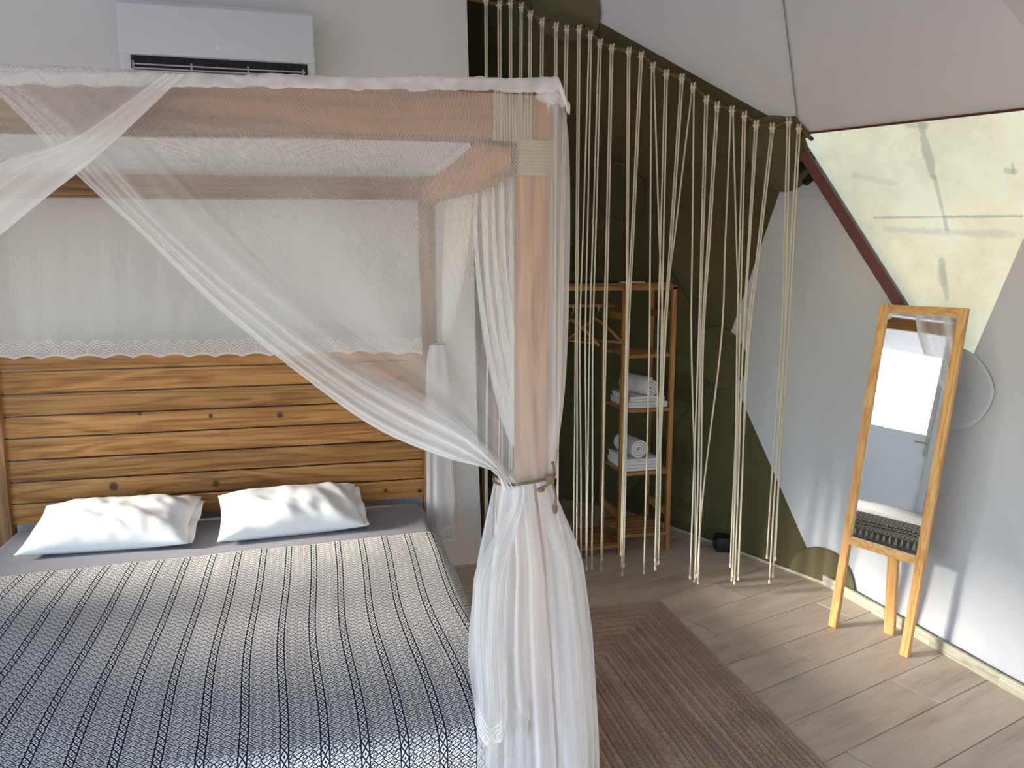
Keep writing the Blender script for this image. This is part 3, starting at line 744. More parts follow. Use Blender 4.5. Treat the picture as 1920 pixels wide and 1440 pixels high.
# pillows
def pillow(name, cx, cy, w_, d_, t_, rotz, tilt, seed, label):
    def fn(u, v):
        s, t = 2*u-1, 2*v-1
        return s, t
    n = 44; V = []; Fs = []
    for side in (1, -1):
        for j in range(n+1):
            for i in range(n+1):
                s, t = 2*i/n-1, 2*j/n-1
                ps = (1-abs(s)**3.2)**.62 if abs(s) < 1 else 0; pt = (1-abs(t)**3.0)**.62 if abs(t) < 1 else 0
                pinch = 1-.07*(1-abs(t)**2)*abs(s)**6
                x = s*w_/2*(1-.05*(1-abs(t)**2)*s*s); y = t*d_/2*(1-.07*(1-abs(s)**2)*t*t)
                h = t_/2*ps*pt
                e = ps*pt
                wr = .014*n3(x*7+seed, y*9+x*4, seed)*e + .013*max(0, s+.1)*math.sin((y*30+x*26)+4*n3(x*5, y*5, seed))*e + .007*n3(x*18, y*18+x*9, seed)*e
                z = side*h*(1 if side > 0 else .75) + (wr if side > 0 else 0)
                V.append((x, y, z))
        o = 0 if side == 1 else (n+1)**2
        for j in range(n):
            for i in range(n):
                q = (o+j*(n+1)+i, o+j*(n+1)+i+1, o+(j+1)*(n+1)+i+1, o+(j+1)*(n+1)+i); Fs.append(q if side > 0 else q[::-1])
    Mx = Matrix.Translation((cx, cy, 0)) @ Matrix.Rotation(rotz, 4, 'Z') @ Matrix.Rotation(tilt, 4, 'X')
    W = [Mx @ Vector(p) for p in V]; zmin = min(p.z for p in W); off = MZ - .006 - zmin
    W = [p+Vector((0, 0, off)) for p in W]
    root = tag(empty(name, (cx, cy, MZ)), label, 'pillow')
    b = link('pillowcase', mesh('pillowcase', W, Fs, m_pillow, True), root)
    bm = bmesh.new(); bm.from_mesh(b.data); bmesh.ops.remove_doubles(bm, verts=bm.verts, dist=1e-5); bm.to_mesh(b.data); bm.free()
    # open end of the case on the right
    def fl(u, v):
        t = 2*v-1; x = w_/2*(.93+.11*u) ; y = t*d_/2*.93; z = .012*math.sin(t*7+seed)*u + .008*(1-t*t) - .01*u
        p = Mx @ Vector((x, y, z)); p.z += off; p.z = max(p.z, MZ+.004); return p
    g = grid(5, 24, fl); f = link('flap', mesh('flap', *g, m_pillow, True), root); m = f.modifiers.new('t', 'SOLIDIFY'); m.thickness = .004
    return root
pillow('pillow', -.880, 3.635, .66, .40, .155, R_(-2), R_(13), 3.1, 'plump white pillow at the bedpost corner of the bed, away from the rope curtain')
pillow('pillow', -.145, 3.640, .63, .38, .155, R_(5), R_(15), 8.7, 'plump white pillow nearer the tied net drape and rope curtain')

# ------------------------------------------------------------------ canopy net
net = tag(empty('canopy_net', (-.4, 2.9, 2.03)), 'sheer white tulle canopy net draped over the bed frame and tied back', 'bed net')
def sheet(name, fn, dens, nu, nv, uvf=None, mat=None):
    V = []; D = []; U = []
    for j in range(nv+1):
        for i in range(nu+1):
            u, v = i/nu, j/nv; p = fn(u, v); V.append(p); D.append(dens(u, v)); U.append(uvf(u, v, p) if uvf else (u*1.6, v))
    Fs = [(j*(nu+1)+i, j*(nu+1)+i+1, (j+1)*(nu+1)+i+1, (j+1)*(nu+1)+i) for j in range(nv) for i in range(nu)]
    return link(name, mesh(name, V, Fs, mat or m_net, True, U, {'dens': D}), net)
def peaks(u, lst): return sum(a*math.exp(-((u-c)/w_)**2) for c, w_, a in lst)
ZT = 2.004; NY = 1.905
TIE = np.array([.525, 1.925, 1.062])
def xz(x, y): p = PY(x, y, NY); return (p[0], p[2])
lead = poly([(-.70, ZT), xz(0, 180), xz(150, 332), xz(270, 442), xz(400, 570), xz(550, 692), xz(700, 800), xz(830, 857), xz(925, 884), (.440, 1.046)])
bund = poly([(-.60, ZT), xz(195, 295), xz(330, 440), xz(500, 580), xz(650, 690), xz(800, 772), xz(890, 826), (.474, 1.046)])
bund2 = poly([(-.50, ZT), (-.33, 1.85), (-.1, 1.60), (.12, 1.42), (.32, 1.27), (.500, 1.046)])
post = poly([(.47, ZT), (.475, 1.7), (.485, 1.35), (.522, 1.046)])
wrap = poly([(.612, ZT), (.626, 1.9), (.628, 1.6), (.618, 1.3), (.586, 1.046)])
def front_right(u, v):
    if u < .30: k = u/.30; p = lead(v)*(1-k) + bund(v)*k
    elif u < .42: k = (u-.30)/.12; p = bund(v)*(1-k)+bund2(v)*k
    elif u < .85: k = (u-.42)/.43; p = bund2(v)*(1-k)+post(v)*k
    else: k = (u-.85)/.15; p = post(v)*(1-k)+wrap(v)*k
    y = NY
    if u < .42: y += -.016 + .014*math.sin(u*62+1.0)*(.35+.65*v)*(1-.6*v**6)
    else: y += .008*math.sin(u*30+v*2.5)*math.sin(math.pi*min(1, v*1.2+.05)) - .004
    y += .018*v**4
    if u > .85: k = (u-.85)/.15; y += .075*k**3*(1-.5*v) - .006*math.sin(k*9)**2*v
    q = 1-v
    return (p[0], y, p[1])
def d_fr(u, v):
    b = .28
    if u < .30: b = .42 + .10*v
    b += peaks(u, [(.0, .012, .30), (.055, .012, .16), (.105, .010, .30), (.17, .012, .12), (.225, .012, .18), (.285, .010, .34), (.30, .008, .2), (.40, .02, .08), (.965, .02, .35), (.995, .012, .4)])
    b += .5*sstep(.55, 1.0, v)*(1 if u < .34 else .25)
    if .34 < u < .86: b += .05*math.sin(u*34+v*6)*math.sin(math.pi*v)
    return min(.93, b)
def uv_fr(u, v, p): return (u*2.1, v)
sheet('front_drape', front_right, d_fr, 150, 46, uv_fr)
Tl = (-1.385, 1.07)
leadL = poly([(-.25, ZT), xz(200, 290), xz(100, 370), xz(0, 452), (-.90, 1.44), (-1.15, 1.24), (-1.35, 1.075)])
bundL = poly([(-.29, ZT), xz(150, 262), xz(0, 316), (-.90, 1.58), (-1.15, 1.32), (-1.36, 1.09)])
outL = poly([(-1.44, ZT), (-1.43, 1.5), (-1.38, 1.10)])
def front_left(u, v):
    if u < .4: k = u/.4; p = leadL(v)*(1-k)+bundL(v)*k
    else: k = (u-.4)/.6; p = bundL(v)*(1-k)+outL(v)*k
    y = NY-.038 + .010*math.sin(u*48+.4)*(.4+.6*v) + .018*v**4
    if u > .4: y += .010
    return (p[0], y, p[1])
def d_fl(u, v):
    b = .26
    if u < .4: b = .60 + .15*(1-v)**2 + .06*math.sin(u*50)
    b += peaks(u, [(.0, .015, .25), (.12, .02, .12), (.25, .015, .18), (.4, .012, .15)])
    return min(.95, b)
sheet('front_drape', front_left, d_fl, 110, 40, uv_fr)
# gathered header over the beam top, and the sagging roof
def header(u, v):
    x = -1.46 + (.600+1.46)*u; zt = lin(ft0, ft1)(x)
    a = v*1.15
    lump = .006*n3(x*5, v*2, 2) + .006*n3(x*23, v*3, 5) + .003*n3(x*60, v*6, 8)
    end = sstep(.976, 1.0, u)
    y = FB_Y-.048 + .16*sstep(.35, 1, v) + .006*n3(x*19, v*2, 1); z = zt - .012 + .032*sstep(0, .5, v) + lump - .055*end*end + .012*math.sin(math.pi*end)
    return (x, y, z)
sheet('header', header, lambda u, v: .64+.2*n3(u*60, v*4, 1), 300, 12, lambda u, v, p: (0, 0))
def roof(u, v):
    x = -1.42 + 1.98*u; y = 2.06 + 1.80*v; e = math.sin(math.pi*u)*math.sin(math.pi*v)
    return (x, y, 2.045 - .025*e + .01*n3(x*3, y*3))
sheet('roof', roof, lambda u, v: .30, 30, 30)
# rear valance with scalloped lace hem in front of the headboard
RY = 3.842; LACE = .118
def scal(x): return .014*abs(math.sin(math.pi*x/LACE))
def rear(u, v):
    x = -1.358 + 1.846*u
    zb = (PY(0, 675, RY)[2]*(1-u) + PY(795, 664, RY)[2]*u) + scal(x-.02) + .008*n3(x*3, 1.0)
    z = 2.02 + (zb-2.02)*v
    y = 3.968 + (RY-3.968)*sstep(.12, .75, v) + .012*v*math.sin(x*9+1.2*n3(x*2, 0)) + .006*v*n3(x*14, v) - .004
    return (x+.02*v*n3(x*4, 7), y, z)
sheet('rear_valance', rear, lambda u, v: .52+.06*math.sin(u*23)+.05*n3(u*9, 3), 420, 40,
      lambda u, v, p: (p[0]-.02+LACE/2, (1-v)*.84), m_lace)
# right side drapes: front half tied to the front post, rear half to the rear post
SX = .592
def yz(*p): q = PX(*p, SX); return (q[1], q[2])
sl = poly([(2.98, 1.93), yz(886, 400), yz(890, 500), yz(908, 650), yz(942, 790), yz(968, 850), (2.02, 1.046)])
sm_ = poly([(2.55, 1.93), (2.50, 1.6), (2.30, 1.25), (2.02, 1.046)])
sp_ = poly([(2.02, 1.98), (2.03, 1.5), (1.98, 1.046)])
def side_front(u, v):
    if u < .6: k = u/.6; p = sl(v)*(1-k)+sm_(v)*k
    else: k = (u-.6)/.4; p = sm_(v)*(1-k)+sp_(v)*k
    x = SX + .016*math.sin(u*38+v)*(.4+.6*math.sin(math.pi*v*.9)) + .006*math.sin(u*90)
    return (x, p[0], p[1])
sheet('side_drape', side_front, lambda u, v: min(.93, .42+.14*math.sin(u*38+.6)+.10*math.sin(u*71)+peaks(u, [(0, .02, .3), (.2, .02, .2), (.33, .02, .15), (.55, .02, .2)])+.35*v**3), 110, 36)
RT = (3.83, 1.225)
rl = poly([(3.0, 1.93), (3.10, 1.78), (3.36, 1.52), (3.66, 1.32), (3.85, 1.225)])
rp = poly([(3.70, 1.93), (3.80, 1.6), (3.86, 1.23)])
def side_rear(u, v):
    p = rl(v)*(1-u)+rp(v)*u
    x = SX-.005 + .014*math.sin(u*34+v)*(.4+.6*math.sin(math.pi*v)) + .01*v
    return (x, p[0], p[1])
sheet('side_drape', side_rear, lambda u, v: min(.93, .48+.14*math.sin(u*34)+peaks(u, [(0, .03, .2), (.5, .05, .12)])+.3*v**2), 80, 30)
# hanging tails below the ties
def prof_r(z, tab): 
    zs = [a for a, _ in tab][::-1]; rs = [b for _, b in tab][::-1]; return float(np.interp(z, zs, rs))
tabW = [(1.062, .071), (1.03, .079), (.93, .097), (.80, .118), (.63, .137), (.37, .147), (.02, .150)]
def tail(u0, u1, z1, ph, shift=0, squeeze=.72, amp=1.0, cy=1.955):
    def fn(u, v):
        th = (u0+(u1-u0)*u)*2*math.pi; z = 1.062 + (z1-1.062)*v
        r = prof_r(z, tabW)
        g = sstep(0, .25, v)
        pl = amp*(.020*math.sin(th*7+ph)+.013*math.sin(th*15+ph*2+v*2)+.006*n3(math.cos(th)*3, math.sin(th)*3, z*2))*g
        cx = .508 + .019*g
        c_, s_ = math.cos(th), math.sin(th); q = (abs(c_)**2.6+abs(s_)**2.6)**(-1/2.6); q = q*(1-g)+g      # squarish where it hugs the post
        rx = r+pl; x = cx + rx*q*c_ + shift*v
        if s_ < 0: y = cy - .075*sstep(.2, .8, v) + rx*q*s_*squeeze
        else: y = cy + .010 - .075*sstep(.2, .8, v)*(1-s_) + max(rx*.72, .058)*q*s_
        # the mattress and blanket corner pushes the cloth out
        XB, YB = .538, 1.822; push = 1-sstep(.44, .58, z)
        if push > 0 and x < XB and y > YB:
            if not (c_ < 0 and s_ < .35): x += (XB-x + .010*(1+math.sin(th*9)))*push
            else: y += (YB-y - .010*(1+math.sin(th*9)))*push
        return (x, y, z + .004*math.sin(th*9)*v)
    return fn
def d_tail(ph):
    rg = random.Random(int(ph*100)); pk = [(rg.random(), .006+.016*rg.random(), .15+.3*rg.random()) for _ in range(12)] + [(.003, .01, .35), (.997, .01, .35)]
    return lambda u, v: min(.93, .44 + .22*math.exp(-v*6) + .10*math.sin(u*29+ph) + peaks(u+.015*math.sin(v*4+ph), pk)*(.35+.65*v) + .06*n3(u*8, v*3, ph))
sheet('tail', tail(.46, .775, .02, .4), d_tail(.3), 120, 46)           # left part, round the front to the slit
sheet('tail', tail(.792, 1.30, .02, 2.0, .006), d_tail(1.7), 120, 46)  # right part
sheet('tail', tail(.60, .98, .02, 4.1, 0, .58, .8), lambda u, v: .42+.12*math.sin(u*20), 70, 30)
def flap_fn(u, v):
    hemz = PY(915, 1392, 1.785)[2] + .05*(2*u-1)**4 + .012*(2*u-1)**2
    z = 1.055 + (hemz-1.055)*v
    g = sstep(0, .35, v)
    xl = .470*(1-g) + (PY(889, 1300, 1.785)[0])*g; xr = .50*(1-g) + (PY(950, 1300, 1.785)[0])*g
    x = xl+(xr-xl)*u
    return (x + .004*math.sin(v*9), 1.90 - .115*g - .014*math.sin(u*math.pi)*g + .006*math.sin(u*14), z)
sheet('tail', flap_fn, lambda u, v: .45+.10*math.sin(u*17)+.22*math.exp(-v*7), 40, 60, lambda u, v, p: ((u-.5)*.085+LACE*1.0+.0, (1-v)*.70*(1)), m_lace)
tabR = [(1.22, .030), (1.17, .045), (.9, .052), (.5, .062), (.24, .070)]
def tail_rear(u, v):
    th = 2*math.pi*u; z = 1.225 + (.235-1.225)*v + .012*abs(math.sin(th*4))*v; r = prof_r(z, tabR)
    pl = .010*math.sin(th*6)*sstep(0, .2, v)
    return (.553 + .012*v + (r+pl)*math.cos(th), 3.80 + (r+pl)*.6*math.sin(th), z)
sheet('tail', tail_rear, lambda u, v: .50+.12*math.sin(u*30)+.2*math.exp(-v*8), 90, 40, lambda u, v, p: (u*.5, (1-v)*.99), m_lace)
# knot of cloth at the front right corner
kb = B()
V, Fs = grid(26, 14, lambda u, v: (.562+.034*(1+.25*n3(u*5, v*4))*math.sin(math.pi*v)*math.cos(2*math.pi*u)+.004*math.sin(u*40), 1.95+.040*math.sin(math.pi*v)*math.sin(2*math.pi*u), 2.012+.026*math.cos(math.pi*v)*(1+.5*n3(u*6, v*6, 2))))
link('corner_knot', mesh('corner_knot', V, Fs, m_net, True, [(0, 0)]*len(V), {'dens': [.8]*len(V)}), net)

# jute ties
def tie(c, rx, ry, zslope, label, bow=True, r=.0036):
    t = tag(empty('curtain_tie', c), label, 'rope')
    b = B(); n = 36; pts = []
    for k in range(n):
        a = 2*math.pi*k/n; q = (abs(math.cos(a))**2.6+abs(math.sin(a))**2.6)**(-1/2.6) if bow else 1
        pts.append((c[0]+rx*q*math.cos(a), c[1]+ry*q*math.sin(a), c[2]+zslope*math.cos(a)))
    b.tube(pts, r, 6, closed=True); b.build('loop', m_jute, t, True)
    if bow:
        k0 = Vector((c[0]+rx*.70, c[1]-ry*.93, c[2]+zslope*.7))
        B().ell(k0, (.013, .011, .012)).build('knot', m_jute, t, True)
        for dx, dz, e in ((.004, .045, .006), (-.022, -.022, .004), (.012, -.075, .004)):
            pts = [k0, k0+Vector((dx*.5+.006, -.006, dz*.5)), k0+Vector((dx, -.004, dz))]
            B().tube([poly(pts)(q/8) for q in range(9)], [.0034]*8+[.005], 6).build('cord_end', m_jute, t, True)
        B().ell(k0+Vector((.012, -.004, -.080)), (.008, .007, .014)).build('cord_knot', m_jute, t, True)
        B().ell(k0+Vector((-.026, -.005, -.026)), (.010, .007, .007)).build('cord_knot', m_jute, t, True)
    return t
tie((.510, 1.962, 1.062), .079, .061, .008, 'brown jute string knotted round the net in front of the bedpost')
tie((.553, 3.805, 1.222), .042, .034, .0, 'thin jute string round the net at the headboard corner post', False, .003)

# ------------------------------------------------------------------ rope curtain
rc = tag(empty('rope_curtain', tuple(hub[HA])), 'cream cotton rope curtain hanging from a wavy cord across the olive nook', 'rope curtain')
pA = hub[HA][:2]; pE = hub[HE][:2]; pW = np.array([.80, 3.95])
def hplane(a, b, off):
    d = np.array([b[0]-a[0], b[1]-a[1]]); n = np.array([-d[1], d[0], 0.0]); n /= np.linalg.norm(n)
    p = np.array([a[0], a[1], 0.0])
    if np.dot(CAM-p, n) < 0: n = -n
    return p + n*off, n
PL1 = hplane(pA, pE, .05); PL2 = hplane(pE, pW, .05)
def cur(x, y):
    q1 = PP(x, y, *PL1); q2 = PP(x, y, *PL2)
    return q1 if (q1[0] > pE[0]-.03) else q2
carr = [(880, -2), (905, 2), (915, 5), (940, 8), (962, 5), (972, 2), (985, 14), (998, 28), (1020, 40), (1030, 40), (1046, 50), (1066, 54), (1088, 54), (1098, 52), (1110, 64), (1128, 80), (1150, 90), (1182, 96), (1196, 96), (1205, 104), (1227, 124), (1252, 138), (1281, 146), (1290, 147), (1302, 162), (1327, 186), (1347, 198), (1375, 206), (1386, 206), (1398, 216), (1420, 232), (1450, 238), (1480, 226), (1490, 222), (1500, 238), (1512, 252), (1524, 262)]
cpts = [cur(*p) for p in carr]
cs = poly(cpts); B().tube([cs(k/150) for k in range(151)], .0085, 7).build('carrier_cord', m_branch, rc, True)
for px in ((970, 2), (1028, 39), (1096, 51), (1195, 95), (1290, 147), (1385, 205), (1489, 221), (1523, 261)):
    q = cur(*px); nd = np.append((CAM-q)[:2], 0); nd /= np.linalg.norm(nd)
    B().tube([q, q+nd*.014], .006, 8).build('nail', m_blk, rc)
strands = {913: [(914, 915, 985), (917, 917, 981)], 938: [(939, 937, 1000), (942, 940, 990)], 959: [(958, 955, 1010), (961, 960, 1000)], 979: [(975, 970, 1010), (978, 974, 1020)],
 996: [(990, 985, 1030), (994, 990, 1020)], 1018: [(1012, 1008, 1040), (1016, 1012, 1030)], 1044: [(1040, 1036, 1040), (1043, 1040, 1050)], 1064: [(1051, 1044, 1045), (1053, 1048, 1050)],
 1087: [(1081, 1078, 1040), (1084, 1082, 1043)], 1108: [(1089, 1094, 1064), (1099, 1097, 1064)], 1126: [(1107, 1098, 1060), (1113, 1107, 1060)], 1148: [(1133, 1131, 1045), (1136, 1126, 1062)],
 1180: [(1174, 1166, 1037), (1177, 1167, 1074)], 1203: [(1176, 1169, 1060), (1179, 1172, 1058)], 1225: [(1217, 1210, 1069), (1243, 1232, 1047)], 1250: [(1236, 1226, 1045), (1239, 1226, 1062)],
 1279: [(1244, 1231, 1063), (1248, 1234, 1055)], 1300: [(1242, 1237, 1051), (1296, 1302, 1087)], 1325: [(1311, 1299, 1081), (1314, 1304, 1087)], 1345: [(1318, 1305, 1080), (1321, 1307, 1087)],
 1373: [(1353, 1312, 1078), (1385, 1371, 1058)], 1396: [(1382, 1372, 1068), (1387, 1374, 1075)], 1418: [(1392, 1375, 1088), (1395, 1377, 1085)], 1448: [(1402, 1379, 1080), (1405, 1380, 1070)],
 1479: [(1466, 1442, 1043), (1470, 1440, 1085)], 1498: [(1473, 1452, 1043), (1477, 1447, 1076)]}
topy = {913: 0, 938: 8, 959: 5, 979: 12, 996: 27, 1018: 40, 1044: 49, 1064: 54, 1087: 54, 1108: 64, 1126: 80, 1148: 90, 1180: 96, 1203: 104, 1225: 124, 1250: 138, 1279: 146, 1300: 162, 1325: 186, 1345: 198, 1373: 206, 1396: 216, 1418: 233, 1448: 238, 1479: 227, 1498: 239}
kb = B()
for s in (-1, 1):
    kb.tube([(s*.006, .010, .004), (s*.007, .0, .016), (s*.006, -.012, .008), (s*.005, -.013, -.012), (s*.005, -.010, -.03)], .0048, 6)
kb.tube([(-.013, -.012, -.008), (0, -.0165, -.006), (.013, -.012, -.008)], .0045, 6)
kme = mesh('knot', kb.v, kb.f, m_rope, True)
eb = B().ell((0, 0, 0), (.0062, .0062, .006), 8, 5); eb.tube([(0, 0, -.003), (.001, 0, -.013)], [.005, .0068], 6)
eme = mesh('end_knot', eb.v, eb.f, m_rope, True)
faceang = math.atan2(*(CAM-hub[HA])[:2][::-1]) + math.pi/2
for tx, lst in strands.items():
    tp = cur(tx, topy[tx])
    for si, (mx, bx, by) in enumerate(lst):
        off = np.array([math.cos(faceang), math.sin(faceang), 0])*(.005 if si else -.005)
        fr = np.array([math.sin(faceang), -math.cos(faceang), 0])*(.010+.006*random.random())
        a = tp + off + fr + np.array([0, 0, -.028]); m = cur(mx, 640) + fr + np.array([random.uniform(-.004, .004), random.uniform(-.006, .006), 0]); b = cur(bx, by) + fr*.6 + np.array([random.uniform(-.008, .008), random.uniform(-.02, .02), 0])
        b[2] = max(b[2], .02)
        q1 = a*.45+m*.55; q1 = q1 + np.array([0, 0, 0]); q2 = m*.4+b*.6; q2[:2] = (m*.25+b*.75)[:2] 
        sp = poly([a, q1, m, q2, b]); n = 26
        ro = B().tube([sp(k/n) for k in range(n+1)], .0040, 6).build('hanging_cord', m_rope, rc, True)
        e = link('end_knot', eme, ro); e.matrix_parent_inverse = Matrix.Translation(-Vector(rc.location)); e.location = Vector(b)
        e.matrix_parent_inverse = (Matrix.Translation(Vector(rc.location)) @ ro.matrix_parent_inverse).inverted()
    k = link('knot', kme, rc); k.matrix_parent_inverse = Matrix.Translation(-Vector(rc.location)); k.location = Vector(tp); k.rotation_euler = (0, 0, faceang)

# ------------------------------------------------------------------ clothes rack
RFY = 4.005; RBY = 4.30
rx_r, rx_m, rx_l = 1.876, 1.592, .885
ztop = PY(1250, 533, RFY)[2]
rk = tag(empty('clothes_rack', (1.38, 4.15, 0)), 'narrow wooden clothes rack with shelves standing behind the rope curtain', 'clothes rack')
for x in (rx_l, rx_m, rx_r):
    for y in (RFY, RBY): B().bbox((x-.0125, y-.0125, 0), (x+.0125, y+.0125, ztop-.012), .003).build('post', m_rackz, rk)
for y in (RFY, RBY): B().bbox((rx_l-.0125, y-.0125, ztop-.03), (rx_r+.0125, y+.0125, ztop-.005), .003).build('rail', m_rackx, rk)
for k in range(5):
    y = RFY+.03+(RBY-RFY-.06)*k/4; B().bbox((rx_l, y-.018, ztop-.005), (rx_r, y+.018, ztop+.005), .002).build('slat', m_rackx, rk)
for x in (rx_l, rx_m, rx_r):
    for z in (ztop-.17, .22): B().bbox((x-.010, RFY, z-.02), (x+.010, RBY, z+.02), .003).build('cross_rail', m_rackx, rk)
zh = PY(1100, 573, 4.15)[2]
B().tube([(rx_l, 4.15, zh), (rx_m, 4.15, zh)], .011, 12).build('hanging_rail', m_rackx, rk, True)
shelf_z = [PY(1200, y, RFY)[2] for y in (664, 766, 884, 999)]
def shelf(x0, x1, z):
    for y in (RFY, RBY): B().bbox((x0, y-.010, z-.020), (x1, y+.010, z), .002).build('shelf_rail', m_rackx, rk)
    for k in range(5):
        y = RFY+.032+(RBY-RFY-.064)*k/4; B().bbox((x0-.004, y-.019, z-.004), (x1+.004, y+.019, z+.003), .002).build('slat', m_rackx, rk)
for z in shelf_z: shelf(rx_m, rx_r, z)
shelf(rx_l, rx_m, max(.06, PY(1120, 1024, RFY)[2]))
# hangers
def hanger(x, ang, label):
    h = tag(empty('coat_hanger', (x, 4.15, zh)), label, 'hanger', 'hangers on the rack rail')
    Mx = Matrix.Translation((x, 4.15, zh)) @ Matrix.Rotation(ang, 4, 'Z')
    hook = [(0.0, 0.0)] ; hp_ = []
    for k in range(13): a = R_(-20+k*200/12); hp_.append((.016*math.cos(a), 0, .016*math.sin(a)))
    hp_ = [(p[0], 0, p[2]) for p in hp_][::-1]
    hp_ = [(q[0], 0, q[2]-.003) for q in hp_] + [(.016, 0, -.03), (0, 0, -.05), (0, 0, -.075)]
    B().tube([Mx @ Vector(p) for p in hp_], .0018, 6).build('hook', m_chrome, h, True)
    arc = [Mx @ Vector((s*.205, 0, -.075-.125*abs(s)**1.25)) for s in np.linspace(-1, 1, 25)]
    B().tube(arc, .009, 8).build('shoulder', m_rackx, h, True)
    B().tube([Mx @ Vector((-.18, 0, -.19)), Mx @ Vector((.18, 0, -.19))], .006, 8).build('bar', m_rackx, h, True)
hanger(PY(1071, 590, 4.15)[0], R_(-62), 'wooden coat hanger on the rack rail, the one nearer the canopy bedpost')
hanger(PY(1118, 590, 4.15)[0], R_(-62), 'wooden coat hanger on the rack rail, the one nearer the towel shelves')
# things on the rack top
o = B().bbox((1.22, 4.06, ztop+.005), (1.58, 4.24, ztop+.017), .002).build('folder', m_blk); tag(o, 'thin black folder lying on top of the rack', 'folder')
o = B().bbox((1.60, 4.08, ztop+.005), (1.74, 4.13, ztop+.013), .003).build('pale_strip', m_towel); tag(o, 'thin pale strip lying on top of the rack beside a black folder', 'remote')  # plain pale strip, kind not known
# towels
def folded_towel(x0, x1, y0, y1, z, layers, th, seed, label):
    rnd = random.Random(seed); V = []; Fs = []
    prof = []; H = layers*th
    # serpentine outline: a folded cloth seen from its end
    nx = 10
    def outline(tx):
        pts = []
        for k in range(layers):
            zc = z+th*(k+.5); bulge = .004*rnd.random()
            for a in np.linspace(-90, 90, 7): pts.append((y0-.006+ -math.cos(R_(a))*th*.5 - bulge, zc+math.sin(R_(a))*th*.52))
        for k in reversed(range(layers)):
            zc = z+th*(k+.5)
            for a in np.linspace(90, -90, 7): pts.append((y1+math.cos(R_(a))*th*.5, zc+math.sin(R_(a))*th*.52))
        return pts
    base = outline(0); n = len(base)
    for i in range(nx+1):
        s = i/nx; x = x0+(x1-x0)*s; e = 1-abs(2*s-1)**6*.12
        for k, (y, zz) in enumerate(base):
            V.append((x + .006*n3(k*.3, seed), (y0+y1)/2+(y-(y0+y1)/2)*(.97+.03*e) + .004*n3(x*8, zz*30, seed), z+(zz-z)*(.86+.14*e) + .003*n3(x*9, y*9, seed)))
    Fs = [tuple(range(n))[::-1], tuple(nx*n+k for k in range(n))]
    for i in range(nx):
        for k in range(n): Fs.append((i*n+k, i*n+(k+1) % n, (i+1)*n+(k+1) % n, (i+1)*n+k))
    o = link('folded_towel', mesh('folded_towel', V, Fs, m_towel, True)); o.data.set_sharp_from_angle(angle=R_(50))
    return tag(o, label, 'towel')
def rolled_towel(c, ax, L, r, label, seed):
    ax = Vector(ax).normalized(); e1 = ax.cross(Vector((0, 0, 1))).normalized(); e2 = e1.cross(ax); turns = 3.2; th = r/(turns+.6)
    n = 80; V = []; Fs = []
    prof = []
    for k in range(n+1):
        a = 2*math.pi*turns*k/n; rr = th*.5 + (r-th*.5)*k/n
        prof.append((rr*math.cos(a+seed), rr*math.sin(a+seed), rr, a+seed))
    for s in range(9):
        t = s/8; bulge = (-.010 if s in (0, 8) else 0)
        for (px, py, rr, a) in prof:
            for sg in (-.46, .46):
                q = max(0, rr+sg*th*(.8 if s in (0, 8) else 1)); off = .010*(1-rr/r) if s in (0,) else 0
                V.append(Vector(c) + ax*((t-.5)*L - off*0 + (.012*(1-rr/r) if s == 8 else (-.012*(1-rr/r) if s == 0 else 0))*-1) + e1*q*math.cos(a) + e2*q*math.sin(a))
    m = (n+1)*2
    for s in range(8):
        for k in range(n):
            for sg in (0, 1):
                a0 = s*m+2*k+sg; q = (a0, a0+2, a0+m+2, a0+m); Fs.append(q if sg else q[::-1])
        a0 = s*m+2*n; Fs.append((a0, a0+1, a0+1+m, a0+m))
        a0 = s*m; Fs.append((a0+1, a0, a0+m, a0+m+1))
    for s in (0, 8):
        for k in range(n):
            a0 = s*m+2*k; q = (a0, a0+1, a0+3, a0+2); Fs.append(q if s == 0 else q[::-1])
    o = link('rolled_towel', mesh('rolled_towel', V, Fs, m_towel, True)); o.data.set_sharp_from_angle(angle=R_(45))
    return tag(o, label, 'towel')
z2, z3 = shelf_z[1]+.003, shelf_z[2]+.003
folded_towel(rx_m+.035, rx_r-.022, RFY+.01, RBY-.03, z2, 2, .016, 1, 'folded white towel at the bottom of the pile on the upper towel shelf')
folded_towel(rx_m+.045, rx_r-.035, RFY+.02, RBY-.03, z2+.032, 2, .015, 2, 'folded white towel between the shelf towel and the roll on the upper towel shelf')
rolled_towel((1.735, RFY+.12, z2+.062+.047), (.28, -1, 0), .23, .049, 'rolled white towel lying on the upper towel pile of the rack', .4)
folded_towel(rx_m+.025, rx_r-.075, RFY+.01, RBY-.03, z3, 2, .017, 3, 'folded white towel at the bottom of the pile on the lower towel shelf')
folded_towel(rx_m+.03, rx_r-.06, RFY+.015, RBY-.03, z3+.034, 2, .017, 4, 'folded white towel between the shelf towel and the roll on the lower towel shelf')
rolled_towel((1.690, RFY+.115, z3+.068+.050), (.10, -1, 0), .22, .052, 'tightly rolled white towel lying on the lower towel pile of the rack', 2.2)

# black box on the floor by the olive wall
sb = PZ(1356, 1031); bn = np.array([.94, .33]); 
skt = tag(empty('socket_box', (sb[0], sb[1], 0), (0, 0, R_(-20))), 'small black plastic socket box on the floor against the olive wall', 'socket')
q = B().bbox((-.045, -.05, 0), (.035, .05, .085), .010).build('housing', m_blk, skt, auto=True, loc=(0, 0, 0))
q = B().bbox((-.056, -.033, .018), (-.044, .033, .068), .006).build('lid', m_blk, skt, auto=True, loc=(0, 0, 0))

